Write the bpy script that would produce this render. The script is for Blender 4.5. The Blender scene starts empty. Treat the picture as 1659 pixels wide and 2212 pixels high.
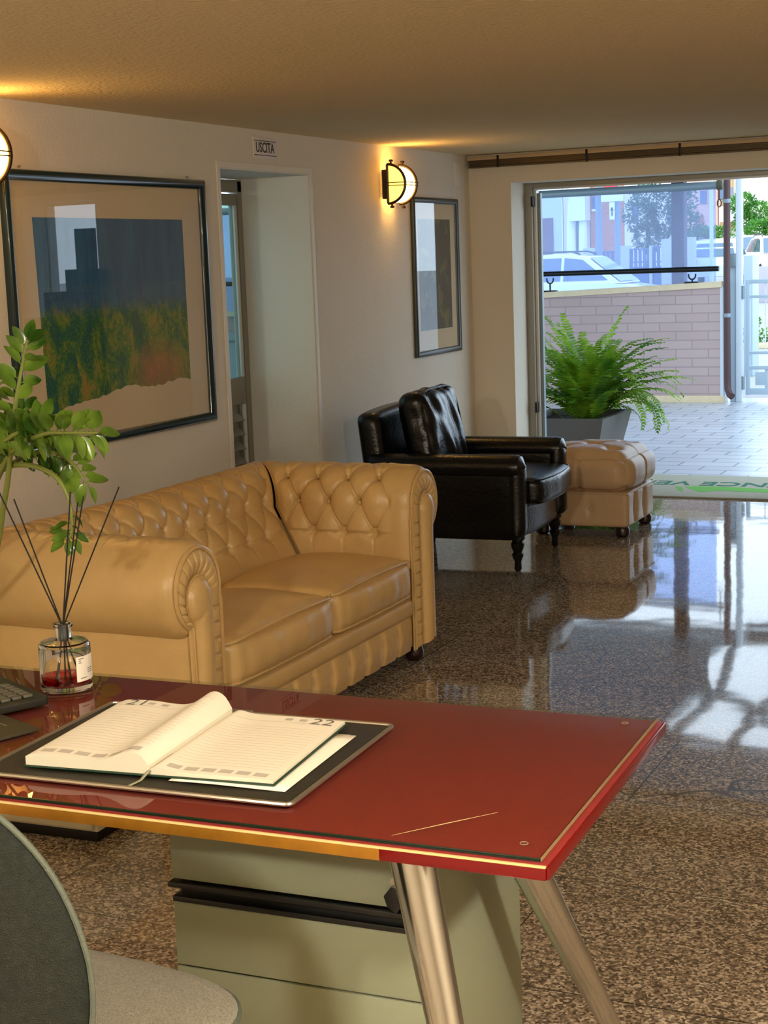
import bpy, bmesh, math, random
from mathutils import Vector, Matrix, noise
PI = math.pi
random.seed(7)
COL = bpy.context.scene.collection
# ------------------------------------------------------------------ camera (solved from the room's vanishing points)
FPX, CX, CY = 3397.6, 829.5, 1106.0
PITCH, ROLL, YAW, DYAW = [math.radians(a) for a in (9.016, -2.088, 24.866, 1.692)]
EYE = Vector((0, 0, 1.6))
_fw = Vector((-math.sin(YAW)*math.cos(PITCH), math.cos(YAW)*math.cos(PITCH), -math.sin(PITCH)))
_rt = Vector((math.cos(YAW), math.sin(YAW), 0)); _up = _rt.cross(_fw)
_r = math.cos(ROLL)*_rt + math.sin(ROLL)*_up
_u = -math.sin(ROLL)*_rt + math.cos(ROLL)*_up
def _ray(px, py): return (px-CX)*_r - (py-CY)*_u + FPX*_fw
def PX(px, py, X): d = _ray(px, py); return EYE + d*(X/d.x)
def PY(px, py, Y): d = _ray(px, py); return EYE + d*(Y/d.y)
def PZ(px, py, Z): d = _ray(px, py); return EYE + d*((Z-EYE.z)/d.z)
cam_d = bpy.data.cameras.new('camera'); cam = bpy.data.objects.new('camera', cam_d); COL.objects.link(cam)
M3 = Matrix((_r, _u, -_fw)).transposed(); cam.matrix_world = Matrix.Translation(EYE) @ M3.to_4x4()
cam_d.sensor_fit = 'HORIZONTAL'; cam_d.sensor_width = 36; cam_d.lens = FPX/1659*36; cam_d.clip_start = .05; cam_d.clip_end = 300
bpy.context.scene.camera = cam

# ------------------------------------------------------------------ materials
def lin(c):
    return tuple(((v/255)/12.92 if v/255 <= .04045 else ((v/255+.055)/1.055)**2.4) for v in c)
def new_mat(name):
    m = bpy.data.materials.new(name); m.use_nodes = True
    nt = m.node_tree; nt.nodes.clear()
    out = nt.nodes.new('ShaderNodeOutputMaterial')
    return m, nt, out
def N(nt, t, **kw):
    n = nt.nodes.new(t)
    for k, v in kw.items():
        if k in n.inputs.keys(): n.inputs[k].default_value = v
        else: setattr(n, k, v)
    return n
def mat(name, rgb, rough=.5, metal=0, bump=0, bscale=50, var=0, vscale=6, spec=.5, coat=0, detail=4, emit=None, estr=0):
    m, nt, out = new_mat(name)
    b = N(nt, 'ShaderNodeBsdfPrincipled'); L = nt.links.new
    c = lin(rgb); b.inputs['Base Color'].default_value = (*c, 1)
    b.inputs['Roughness'].default_value = rough; b.inputs['Metallic'].default_value = metal
    b.inputs['Specular IOR Level'].default_value = spec; b.inputs['Coat Weight'].default_value = coat
    if coat: b.inputs['Coat Roughness'].default_value = .05
    tc = N(nt, 'ShaderNodeTexCoord')
    if var:
        n = N(nt, 'ShaderNodeTexNoise', Scale=vscale, Detail=5.0); L(tc.outputs['Object'], n.inputs['Vector'])
        r = N(nt, 'ShaderNodeValToRGB'); L(n.outputs['Fac'], r.inputs['Fac'])
        r.color_ramp.elements[0].position = .3; r.color_ramp.elements[1].position = .7
        r.color_ramp.elements[0].color = (*[x*(1-var) for x in c], 1)
        r.color_ramp.elements[1].color = (*[min(1, x*(1+var)) for x in c], 1)
        L(r.outputs['Color'], b.inputs['Base Color'])
    if bump:
        n = N(nt, 'ShaderNodeTexNoise', Scale=bscale, Detail=float(detail)); L(tc.outputs['Object'], n.inputs['Vector'])
        bp = N(nt, 'ShaderNodeBump', Strength=bump, Distance=.01); L(n.outputs['Fac'], bp.inputs['Height']); L(bp.outputs['Normal'], b.inputs['Normal'])
    if emit:
        b.inputs['Emission Color'].default_value = (*lin(emit), 1); b.inputs['Emission Strength'].default_value = estr
    L(b.outputs['BSDF'], out.inputs['Surface'])
    return m
def thin_glass(name, tint=(255, 255, 255), ior=1.5, rough=0.0, haze=0.0, hazecol=(220, 230, 245)):
    m, nt, out = new_mat(name); L = nt.links.new
    tr = N(nt, 'ShaderNodeBsdfTransparent'); tr.inputs['Color'].default_value = (*lin(tint), 1)
    gl = N(nt, 'ShaderNodeBsdfGlossy'); gl.inputs['Roughness'].default_value = rough
    fr = N(nt, 'ShaderNodeFresnel', IOR=ior); mx = N(nt, 'ShaderNodeMixShader')
    ge = N(nt, 'ShaderNodeNewGeometry'); mr = N(nt, 'ShaderNodeMapRange'); L(ge.outputs['Backfacing'], mr.inputs[0])   # same reflectance from both sides
    mr.inputs[3].default_value = ior; mr.inputs[4].default_value = 1/ior; L(mr.outputs[0], fr.inputs['IOR'])
    L(fr.outputs[0], mx.inputs[0]); L(gl.outputs[0], mx.inputs[2])
    if haze:
        df = N(nt, 'ShaderNodeBsdfDiffuse'); df.inputs['Color'].default_value = (*lin(hazecol), 1)
        tl = N(nt, 'ShaderNodeBsdfTranslucent'); tl.inputs['Color'].default_value = (*lin(hazecol), 1)
        m1 = N(nt, 'ShaderNodeMixShader', Fac=.5); L(df.outputs[0], m1.inputs[1]); L(tl.outputs[0], m1.inputs[2])
        m2 = N(nt, 'ShaderNodeMixShader', Fac=haze); L(tr.outputs[0], m2.inputs[1]); L(m1.outputs[0], m2.inputs[2])
        L(m2.outputs[0], mx.inputs[1])
    else: L(tr.outputs[0], mx.inputs[1])
    L(mx.outputs[0], out.inputs['Surface'])
    return m
def real_glass(name, col=(255, 255, 255), ior=1.45):
    m, nt, out = new_mat(name); b = N(nt, 'ShaderNodeBsdfGlass', IOR=ior, Roughness=0.0)
    b.inputs['Color'].default_value = (*lin(col), 1); nt.links.new(b.outputs[0], out.inputs['Surface']); return m
def ramp_mat(name, tex, stops, rough=.5, bump=0, scale=(1, 1, 1), mat_kw=None, spec=.5, interp='LINEAR', bdist=.005):
    """tex: function(nt, vector_socket) -> fac socket"""
    m, nt, out = new_mat(name); L = nt.links.new
    b = N(nt, 'ShaderNodeBsdfPrincipled', Roughness=rough); b.inputs['Specular IOR Level'].default_value = spec
    tc = N(nt, 'ShaderNodeTexCoord'); mp = N(nt, 'ShaderNodeMapping'); mp.inputs['Scale'].default_value = scale
    L(tc.outputs['Object'], mp.inputs['Vector'])
    f = tex(nt, mp.outputs[0]); r = N(nt, 'ShaderNodeValToRGB'); r.color_ramp.interpolation = interp
    els = r.color_ramp.elements
    while len(els) < len(stops): els.new(.5)
    for e, (p, c) in zip(els, stops): e.position = p; e.color = (*lin(c), 1)
    L(f, r.inputs['Fac']); L(r.outputs['Color'], b.inputs['Base Color'])
    if bump:
        bp = N(nt, 'ShaderNodeBump', Strength=bump, Distance=bdist); L(f, bp.inputs['Height']); L(bp.outputs['Normal'], b.inputs['Normal'])
    L(b.outputs[0], out.inputs['Surface']); return m

MT = {}
MT['wall'] = mat('wall_paint', (224, 215, 198), .85, bump=.25, bscale=70, var=.025, vscale=2)
MT['reveal'] = mat('reveal_paint', (226, 222, 210), .8, bump=.2, bscale=70)
MT['ceiling'] = mat('ceiling_plaster', (232, 212, 170), .95, bump=1.0, bscale=60, detail=6)
MT['trimw'] = mat('white_trim', (226, 220, 205), .5)
MT['alu'] = mat('grey_aluminium', (150, 146, 134), .4, metal=.3)
MT['aluw'] = mat('pale_aluminium', (214, 214, 208), .35, metal=.2)
MT['black'] = mat('black_plastic', (16, 16, 16), .4)
MT['blackm'] = mat('black_metal', (20, 19, 17), .35, metal=.4)
MT['chrome'] = mat('chrome', (214, 212, 206), .16, metal=1)
MT['brushed'] = mat('brushed_aluminium', (196, 190, 176), .28, metal=.9)
MT['tan'] = mat('tan_leather', (200, 167, 112), .32, bump=.12, bscale=150, var=.06, vscale=7, spec=.45)
MT['tan2'] = mat('beige_leather', (202, 172, 136), .38, bump=.12, bscale=140, var=.05, vscale=7, spec=.45)
MT['blk_leather'] = mat('black_leather', (11, 11, 12), .27, bump=.2, bscale=60, spec=.45)
MT['dkwood'] = mat('dark_wood', (42, 20, 14), .3, var=.2, vscale=14)
MT['blkwood'] = mat('black_wood', (14, 12, 12), .3)
MT['frame_green'] = mat('dark_green_frame', (14, 40, 44), .25, coat=.4)
MT['frame_dk'] = mat('dark_grey_frame', (52, 58, 56), .35)
MT['matboard'] = mat('cream_mat', (226, 206, 170), .9)
MT['glass'] = thin_glass('picture_glass')
MT['glass_edge'] = mat('green_glass_edge', (8, 34, 24), .15)
MT['red'] = mat('red_lacquer', (136, 42, 42), .45, bump=.12, bscale=400, var=.05, vscale=30)
MT['red_edge'] = mat('red_edge', (112, 4, 10), .25, coat=.3)
MT['edge_reflection'] = mat('painted_edge_reflection', (170, 118, 36), .35, metal=.5, var=.15, vscale=20)  # colour of a warm reflection on the glossy red edge
MT['lip_highlight_scratch'] = mat('lip_highlight_scratch', (224, 200, 140), .4)  # highlight colour of the desk lip, shared by the glass scratch
MT['cab'] = mat('grey_green_laminate', (140, 147, 124), .45, var=.02, bump=.04, bscale=300)
MT['paper'] = mat('paper', (246, 240, 226), .8)
MT['paper_side'] = mat('page_edges', (222, 218, 200), .8)
MT['ink'] = mat('grey_ink', (120, 116, 112), .8)
MT['ink2'] = mat('light_grey_ink', (196, 190, 180), .8)
MT['cover'] = mat('dark_green_cover', (16, 52, 34), .5)
MT['padblk'] = mat('black_leatherette', (36, 35, 28), .42, bump=.3, bscale=500)
MT['ribbon'] = mat('grey_green_ribbon', (150, 148, 122), .5)
MT['reed'] = mat('black_reed', (22, 17, 14), .8)
MT['liquid'] = thin_glass('red_liquid', (255, 70, 60), 1.33)
MT['clear'] = real_glass('clear_glass')
MT['key'] = mat('grey_keys', (88, 86, 74), .5)
MT['kbd'] = mat('black_keyboard', (34, 34, 28), .4)
MT['silver'] = mat('silver_print', (170, 165, 150), .3, metal=.6)
MT['fabric_dk'] = mat('dark_green_grey_fabric', (46, 54, 48), .95, bump=1.0, bscale=500, var=.22, vscale=70)
MT['fabric_lt'] = mat('light_grey_fabric', (206, 204, 190), .95, bump=1.0, bscale=500, var=.20, vscale=260)
MT['pipe_lt'] = mat('grey_fabric_piping', (98, 106, 96), .9, bump=.4, bscale=400)
MT['planter'] = mat('grey_planter', (88, 82, 74), .6, var=.03)
MT['soil'] = mat('dark_soil', (40, 30, 22), .95, bump=.8, bscale=60)
MT['pvc'] = thin_glass('clear_pvc_film', (218, 230, 255), 1.35, .12, haze=.17, hazecol=(215, 228, 255))
MT['greyblue'] = mat('grey_blue_metal', (130, 146, 152), .4, metal=.2)
MT['whitem'] = mat('white_painted_metal', (206, 216, 224), .45)
MT['gate'] = mat('pale_blue_grey_metal', (168, 186, 198), .45)
MT['brownm'] = mat('brown_metal', (74, 44, 44), .5)
MT['pillar'] = mat('brown_pillar_paint', (70, 34, 32), .6)
MT['cap'] = mat('cream_stone_cap', (214, 196, 160), .7, var=.06, vscale=12)
MT['sheer'] = mat('white_sheet', (246, 246, 246), .9)
MT['bronze'] = mat('bronze_slats', (104, 88, 66), .35, metal=.5)
MT['headrail'] = mat('cream_headrail', (190, 165, 130), .45)
MT['bulb'] = mat('lit_frosted_glass', (255, 240, 200), .4, emit=(255, 196, 104), estr=13)
MT['bulb_side'] = mat('lit_ribbed_glass', (240, 200, 110), .4, emit=(255, 176, 66), estr=3.2)
MT['lampframe'] = mat('dark_bronze_lamp_frame', (48, 34, 18), .35, metal=.5)

def leaf_mat(name, c1, c2, trans=.3, scale=8, rough=.35):
    m, nt, out = new_mat(name); L = nt.links.new
    tc = N(nt, 'ShaderNodeTexCoord'); n = N(nt, 'ShaderNodeTexNoise', Scale=float(scale)); L(tc.outputs['Object'], n.inputs['Vector'])
    r = N(nt, 'ShaderNodeValToRGB'); L(n.outputs['Fac'], r.inputs['Fac'])
    r.color_ramp.elements[0].position = .35; r.color_ramp.elements[1].position = .65
    r.color_ramp.elements[0].color = (*lin(c1), 1); r.color_ramp.elements[1].color = (*lin(c2), 1)
    b = N(nt, 'ShaderNodeBsdfPrincipled', Roughness=rough); t = N(nt, 'ShaderNodeBsdfTranslucent'); mx = N(nt, 'ShaderNodeMixShader', Fac=trans)
    L(r.outputs[0], b.inputs['Base Color']); L(r.outputs[0], t.inputs['Color']); L(b.outputs[0], mx.inputs[1]); L(t.outputs[0], mx.inputs[2]); L(mx.outputs[0], out.inputs['Surface'])
    return m
MT['fern'] = leaf_mat('fern_green', (66, 116, 18), (146, 182, 40), .4, 5, .5)
MT['zz'] = leaf_mat('glossy_green_leaf', (50, 90, 24), (130, 166, 60), .25, 9, .2)
MT['zzstem'] = mat('green_stem', (128, 140, 66), .5)
MT['hedge'] = leaf_mat('hedge_green', (50, 110, 50), (110, 170, 60), .3, 2, .6)
MT['tree'] = leaf_mat('tree_green', (60, 104, 78), (100, 140, 108), .3, 2, .6)

def tex_granite(nt, v):
    L = nt.links.new
    a = N(nt, 'ShaderNodeTexVoronoi', Scale=150.0); L(v, a.inputs['Vector'])
    n = N(nt, 'ShaderNodeTexNoise', Scale=260.0, Detail=3.0); L(v, n.inputs['Vector'])
    w = N(nt, 'ShaderNodeTexNoise', Scale=1.3, Detail=4.0); L(v, w.inputs['Vector'])
    sp = N(nt, 'ShaderNodeSeparateColor'); L(a.outputs['Color'], sp.inputs[0])
    m = N(nt, 'ShaderNodeMath', operation='MULTIPLY_ADD'); L(sp.outputs[0], m.inputs[0]); m.inputs[1].default_value = .75
    m2 = N(nt, 'ShaderNodeMath', operation='MULTIPLY'); L(n.outputs['Fac'], m2.inputs[0]); m2.inputs[1].default_value = .30
    L(m2.outputs[0], m.inputs[2])
    m3 = N(nt, 'ShaderNodeMath', operation='MULTIPLY_ADD'); L(w.outputs['Fac'], m3.inputs[0]); m3.inputs[1].default_value = .3
    m4 = N(nt, 'ShaderNodeMath', operation='SUBTRACT'); L(m.outputs[0], m4.inputs[0]); m4.inputs[1].default_value = .15
    L(m4.outputs[0], m3.inputs[2])
    return m3.outputs[0]
def granite():
    m, nt, out = new_mat('polished_granite'); L = nt.links.new
    tc = N(nt, 'ShaderNodeTexCoord'); f = tex_granite(nt, tc.outputs['Object'])
    r = N(nt, 'ShaderNodeValToRGB'); els = r.color_ramp.elements
    st = [(.05, (60, 53, 45)), (.3, (98, 87, 75)), (.5, (132, 118, 102)), (.68, (166, 149, 131)), (.85, (204, 190, 172))]
    while len(els) < len(st): els.new(.5)
    for e, (p, c) in zip(els, st): e.position = p; e.color = (*lin(c), 1)
    L(f, r.inputs['Fac'])
    # slab joints
    br = N(nt, 'ShaderNodeTexBrick', Scale=1.0); br.offset = 0.5
    br.inputs['Brick Width'].default_value = 1.25; br.inputs['Row Height'].default_value = .62; br.inputs['Mortar Size'].default_value = .0022
    L(tc.outputs['Object'], br.inputs['Vector'])
    mx = N(nt, 'ShaderNodeMix', data_type='RGBA'); L(br.outputs['Fac'], mx.inputs['Factor']); L(r.outputs[0], mx.inputs['A']); mx.inputs['B'].default_value = (.03, .025, .02, 1)
    # dark branching veins
    nz = N(nt, 'ShaderNodeTexNoise', Scale=.55, Detail=3.0, Roughness=.55); L(tc.outputs['Object'], nz.inputs['Vector'])
    s1 = N(nt, 'ShaderNodeMath', operation='SUBTRACT'); L(nz.outputs['Fac'], s1.inputs[0]); s1.inputs[1].default_value = .5
    ab = N(nt, 'ShaderNodeMath', operation='ABSOLUTE'); L(s1.outputs[0], ab.inputs[0])
    lt = N(nt, 'ShaderNodeMath', operation='LESS_THAN'); L(ab.outputs[0], lt.inputs[0]); lt.inputs[1].default_value = .0009
    mx2 = N(nt, 'ShaderNodeMix', data_type='RGBA'); L(lt.outputs[0], mx2.inputs['Factor']); L(mx.outputs['Result'], mx2.inputs['A']); mx2.inputs['B'].default_value = (.12, .10, .08, 1)
    b = N(nt, 'ShaderNodeBsdfPrincipled'); b.inputs['Roughness'].default_value = .045; b.inputs['IOR'].default_value = 1.55
    L(mx2.outputs['Result'], b.inputs['Base Color'])
    wv = N(nt, 'ShaderNodeTexNoise', Scale=2.2, Detail=2.0); L(tc.outputs['Object'], wv.inputs['Vector'])
    bp = N(nt, 'ShaderNodeBump', Strength=.06, Distance=.02); L(wv.outputs['Fac'], bp.inputs['Height']); L(bp.outputs[0], b.inputs['Normal'])
    L(b.outputs[0], out.inputs['Surface']); return m
MT['granite'] = granite()
def brickmat(name, c1, c2, mortar, w, h, ms, rough, vec='XZ', bump=.4, var=.3, offset=.5):
    m, nt, out = new_mat(name); L = nt.links.new
    tc = N(nt, 'ShaderNodeTexCoord'); sp = N(nt, 'ShaderNodeSeparateXYZ'); cb = N(nt, 'ShaderNodeCombineXYZ'); L(tc.outputs['Object'], sp.inputs[0])
    L(sp.outputs[vec[0]], cb.inputs[0]); L(sp.outputs[vec[1]], cb.inputs[1])
    br = N(nt, 'ShaderNodeTexBrick', Scale=1.0); br.offset = offset
    for k, v in (('Brick Width', w), ('Row Height', h), ('Mortar Size', ms), ('Color1', (*lin(c1), 1)), ('Color2', (*lin(c2), 1)), ('Mortar', (*lin(mortar), 1))): br.inputs[k].default_value = v
    L(cb.outputs[0], br.inputs['Vector'])
    b = N(nt, 'ShaderNodeBsdfPrincipled', Roughness=rough); L(br.outputs['Color'], b.inputs['Base Color'])
    bp = N(nt, 'ShaderNodeBump', Strength=bump, Distance=.004); bp.invert = True; L(br.outputs['Fac'], bp.inputs['Height']); L(bp.outputs[0], b.inputs['Normal'])
    L(b.outputs[0], out.inputs['Surface']); return m
MT['mauve'] = brickmat('mauve_brick', (178, 156, 152), (184, 162, 158), (158, 140, 138), .35, .095, .006, .85, bump=.3)
MT['terrace'] = brickmat('terrace_tiles', (172, 177, 184), (186, 190, 197), (112, 118, 132), .42, .22, .009, .30, vec='XY')
MT['asphalt'] = mat('pale_road', (150, 150, 152), .9, var=.08, vscale=1)
MT['redbrick'] = brickmat('orange_brick', (196, 122, 92), (206, 136, 104), (190, 150, 130), .3, .09, .012, .9)

def art_mat():
    m, nt, out = new_mat('abstract_painting'); L = nt.links.new
    tc = N(nt, 'ShaderNodeTexCoord'); sp = N(nt, 'ShaderNodeSeparateXYZ'); L(tc.outputs['Object'], sp.inputs[0])
    # streaky noises (object y along wall, z up)
    def ns(sc, scale, det=6, dist=0.0):
        mp = N(nt, 'ShaderNodeMapping'); mp.inputs['Scale'].default_value = sc; L(tc.outputs['Object'], mp.inputs[0])
        n = N(nt, 'ShaderNodeTexNoise', Scale=float(scale), Detail=float(det)); n.inputs['Roughness'].default_value = .68; n.inputs['Distortion'].default_value = dist; L(mp.outputs[0], n.inputs['Vector']); return n.outputs['Fac']
    def ramp(f, st):
        r = N(nt, 'ShaderNodeValToRGB'); els = r.color_ramp.elements
        while len(els) < len(st): els.new(.5)
        for e, (p, c) in zip(els, st): e.position = p; e.color = (*lin(c), 1)
        L(f, r.inputs[0]); return r.outputs[0]
    def math_(op, a, b_=None, c_=None):
        n = N(nt, 'ShaderNodeMath', operation=op)
        for i, s_ in enumerate((a, b_, c_)):
            if s_ is None: continue
            if isinstance(s_, (int, float)): n.inputs[i].default_value = s_
            else: L(s_, n.inputs[i])
        return n.outputs[0]
    low = ramp(math_('ADD', ns((1, 1.3, .9), 6, 9, .7), math_('MULTIPLY', math_('SUBTRACT', ns((1, 1.6, 1), 42, 6, 1.5), .5), .55)), [(.32, (8, 84, 88)), (.43, (20, 98, 70)), (.50, (70, 122, 40)), (.57, (128, 144, 46)), (.64, (158, 138, 52)), (.74, (196, 128, 62))])
    # more orange towards the right foot of the painting
    org = ramp(ns((1, 1, 1), 14, 6, .8), [(.35, (140, 120, 44)), (.6, (200, 112, 70))])
    dy = math_('SUBTRACT', sp.outputs['Y'], .30); dz = math_('SUBTRACT', sp.outputs['Z'], -.30)
    d2 = math_('ADD', math_('MULTIPLY', dy, dy), math_('MULTIPLY', dz, math_('MULTIPLY', dz, 2.2)))
    k = math_('MULTIPLY', math_('SUBTRACT', 1.0, math_('MULTIPLY', d2, 16)), .8); kk = N(nt, 'ShaderNodeClamp'); L(k, kk.inputs[0])
    mo = N(nt, 'ShaderNodeMix', data_type='RGBA'); L(kk.outputs[0], mo.inputs['Factor']); L(low, mo.inputs['A']); L(org, mo.inputs['B'])
    up = ramp(ns((1, 2.5, .5), 5, 5), [(.3, (34, 82, 126)), (.7, (60, 116, 160))])
    edge = math_('ADD', sp.outputs['Z'], math_('MULTIPLY', math_('SUBTRACT', ns((1, 16, 1.2), 7, 7), .5), .30))
    mr = N(nt, 'ShaderNodeMapRange'); L(edge, mr.inputs[0]); mr.inputs[1].default_value = -.03; mr.inputs[2].default_value = .03
    mx = N(nt, 'ShaderNodeMix', data_type='RGBA'); L(mr.outputs[0], mx.inputs['Factor']); L(mo.outputs['Result'], mx.inputs['A']); L(up, mx.inputs['B'])
    # fine scratches
    sc = math_('GREATER_THAN', ns((1, 9, 3.0), 16, 8, 3.0), .60)
    band = math_('LESS_THAN', sp.outputs['Z'], .10); s2 = math_('MULTIPLY', math_('MULTIPLY', sc, band), .75)
    mx2 = N(nt, 'ShaderNodeMix', data_type='RGBA'); L(s2, mx2.inputs['Factor']); L(mx.outputs['Result'], mx2.inputs['A']); mx2.inputs['B'].default_value = (*lin((176, 176, 90)), 1)
    b = N(nt, 'ShaderNodeBsdfPrincipled', Roughness=.8); L(mx2.outputs['Result'], b.inputs['Base Color']); L(b.outputs[0], out.inputs['Surface']); return m
MT['art'] = art_mat()
def tex_n(scale, det=6): 
    def f(nt, v):
        n = N(nt, 'ShaderNodeTexNoise', Scale=float(scale), Detail=float(det)); nt.links.new(v, n.inputs['Vector']); return n.outputs['Fac']
    return f
MT['art_dark'] = ramp_mat('dark_art_print', tex_n(10), [(.35, (14, 14, 14)), (.55, (30, 44, 16)), (.64, (90, 104, 24)), (.70, (120, 40, 24))], .7)

# ------------------------------------------------------------------ geometry helpers
def obj(name, bm, m, parent=None, smooth=True, label=None, angle=40):
    me = bpy.data.meshes.new(name)
    bmesh.ops.recalc_face_normals(bm, faces=bm.faces[:]) if smooth != 'keep' else None
    bm.to_mesh(me); bm.free()
    o = bpy.data.objects.new(name, me); COL.objects.link(o)
    for mm in (m if isinstance(m, (list, tuple)) else [m]): me.materials.append(MT[mm] if isinstance(mm, str) else mm)
    if smooth:
        for p in me.polygons: p.use_smooth = True
        me.set_sharp_from_angle(angle=math.radians(angle))
    if parent:
        o.parent = parent; o.matrix_parent_inverse = parent.matrix_world.inverted()
    if label: o['label'] = label
    return o
def thing(name, label, cat, loc=(0, 0, 0), rotz=0, group=None):
    o = bpy.data.objects.new(name, None); COL.objects.link(o); o.empty_display_size = .1
    o.matrix_world = Matrix.Translation(Vector(loc)) @ Matrix.Rotation(rotz, 4, 'Z')
    o.location = loc; o.rotation_euler = (0, 0, rotz)
    o['label'] = label; o['category'] = cat
    if group: o['group'] = group
    return o
def tag(o, label, cat, group=None):
    o['label'] = label; o['category'] = cat
    if group: o['group'] = group
    return o
def struct(name, bm, m, smooth=False, label=None, cat=None):
    o = obj(name, bm, m, None, smooth); o['kind'] = 'structure'
    if label: o['label'] = label
    if cat: o['category'] = cat
    return o
def part(name, bm, m, parent, smooth=True, label=None, angle=40):
    """geometry given in the parent's local frame"""
    o = obj(name, bm, m, None, smooth, label, angle); o.parent = parent; return o
def B(): return bmesh.new()
def box(bm, a, b, bev=0, seg=2, M=None):
    t = bmesh.new(); bmesh.ops.create_cube(t, size=1)
    a = Vector(a); b = Vector(b); c = (a+b)/2; s = b-a
    for v in t.verts: v.co = Vector((v.co.x*s.x, v.co.y*s.y, v.co.z*s.z)) + c
    if bev: bmesh.ops.bevel(t, geom=t.edges[:], offset=bev, segments=seg, profile=.6, affect='EDGES')
    if M is not None: bmesh.ops.transform(t, matrix=M, verts=t.verts)
    me = bpy.data.meshes.new('t'); t.to_mesh(me); t.free(); bm.from_mesh(me); bpy.data.meshes.remove(me)
    return bm
def grid(bm, f, nu, nv, cu=False, cv=False, mi=0):
    vs = [[bm.verts.new(f(i/(nu if cu else nu-1), j/(nv if cv else nv-1))) for j in range(nv)] for i in range(nu)]
    for i in range(nu if cu else nu-1):
        for j in range(nv if cv else nv-1):
            try:
                fc = bm.faces.new((vs[i][j], vs[(i+1) % nu][j], vs[(i+1) % nu][(j+1) % nv], vs[i][(j+1) % nv])); fc.material_index = mi
            except ValueError: pass
    return vs
def tube(bm, pts, r, n=8, cap=True, closed=False):
    pts = [Vector(p) for p in pts]; rings = []; m = len(pts); up = None
    for i, p in enumerate(pts):
        if closed: d = pts[(i+1) % m]-pts[i-1]
        else: d = pts[min(i+1, m-1)]-pts[max(i-1, 0)]
        d = d.normalized() if d.length > 1e-9 else Vector((0, 0, 1))
        if up is None: up = Vector((0, 0, 1)) if abs(d.z) < .9 else Vector((1, 0, 0))
        x = up - d*up.dot(d)
        x = x.normalized() if x.length > 1e-6 else d.orthogonal().normalized()
        up = x; y = d.cross(x); rr = r[i] if isinstance(r, (list, tuple)) else r
        rings.append([bm.verts.new(p + (x*math.cos(2*PI*k/n)+y*math.sin(2*PI*k/n))*rr) for k in range(n)])
    for i in range(m if closed else m-1):
        a, b = rings[i], rings[(i+1) % m]
        for k in range(n): bm.faces.new((a[k], a[(k+1) % n], b[(k+1) % n], b[k]))
    if cap and not closed: bm.faces.new(rings[0][::-1]); bm.faces.new(rings[-1])
    return bm
def lathe(bm, prof, c=(0, 0, 0), n=24, axis='z'):
    c = Vector(c); rings = []
    for r, z in prof:
        rr = max(r, 1e-5)
        if axis == 'z': rings.append([bm.verts.new(c+Vector((rr*math.cos(2*PI*k/n), rr*math.sin(2*PI*k/n), z))) for k in range(n)])
        else: rings.append([bm.verts.new(c+Vector((z, rr*math.cos(2*PI*k/n), rr*math.sin(2*PI*k/n)))) for k in range(n)])
    for a, b in zip(rings, rings[1:]):
        for k in range(n): bm.faces.new((a[k], a[(k+1) % n], b[(k+1) % n], b[k]))
    bm.faces.new(rings[0][::-1]); bm.faces.new(rings[-1])
    return bm
def prism(bm, poly, h, bev=0, M=None):
    """polygon (x,y) extruded z 0..h"""
    t = bmesh.new(); vs = [t.verts.new((p[0], p[1], 0)) for p in poly]; f = t.faces.new(vs)
    r = bmesh.ops.extrude_face_region(t, geom=[f]); bmesh.ops.translate(t, vec=(0, 0, h), verts=[v for v in r['geom'] if isinstance(v, bmesh.types.BMVert)])
    bmesh.ops.recalc_face_normals(t, faces=t.faces)
    if bev: bmesh.ops.bevel(t, geom=[e for e in t.edges], offset=bev, segments=2, profile=.6, affect='EDGES')
    if M is not None: bmesh.ops.transform(t, matrix=M, verts=t.verts)
    me = bpy.data.meshes.new('t'); t.to_mesh(me); t.free(); bm.from_mesh(me); bpy.data.meshes.remove(me); return bm
def rbox(bm, a, b, r, disp=None, n=(20, 20, 8), M=None):
    """dense rounded box with optional displacement disp(p, q, normal)->offset vector; q in [-1,1]^3"""
    a = Vector(a); b = Vector(b); c = (a+b)/2; s = (b-a)/2
    if not isinstance(r, (tuple, list)): r = (r, r, r)
    r = [min(r[i], s[i]*.999) for i in range(3)]
    verts = {}
    def axis_pts(i):
        # dense at ends
        k = n[i]; out = []
        for j in range(k+1):
            t = -1+2*j/k
            out.append(math.sin(t*PI/2)*.35+t*.65)
        return out
    ax = [axis_pts(i) for i in range(3)]
    def V(i, j, k):
        key = (i, j, k)
        if key in verts: return verts[key]
        q = Vector((ax[0][i], ax[1][j], ax[2][k])); p = Vector((q[0]*s[0], q[1]*s[1], q[2]*s[2]))
        cl = Vector([max(-(s[m]-r[m]), min(s[m]-r[m], p[m])) for m in range(3)])
        d = p-cl; dn = Vector([d[m]/r[m] for m in range(3)])
        nn = dn.normalized() if dn.length > 1e-9 else Vector((0, 0, 0))
        # use the cube face the point lies on for direction mapping
        p2 = cl + Vector([nn[m]*r[m] for m in range(3)])
        nrm = Vector([nn[m]/r[m] for m in range(3)]); nrm = nrm.normalized() if nrm.length > 0 else Vector((0, 0, 1))
        if disp: p2 = p2 + disp(p2, q, nrm)
        p2 = p2 + c
        if M is not None: p2 = M @ p2
        v = bm.verts.new(p2); verts[key] = v; return v
    for d in range(3):
        u, w = (d+1) % 3, (d+2) % 3
        for side in (0, n[d]):
            for i in range(n[u]):
                for j in range(n[w]):
                    q = []
                    for (di, dj) in ((0, 0), (1, 0), (1, 1), (0, 1)):
                        k = [0, 0, 0]; k[d] = side; k[u] = i+di; k[w] = j+dj; q.append(V(*k))
                    bm.faces.new(q if side else q[::-1])
    return bm
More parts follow.
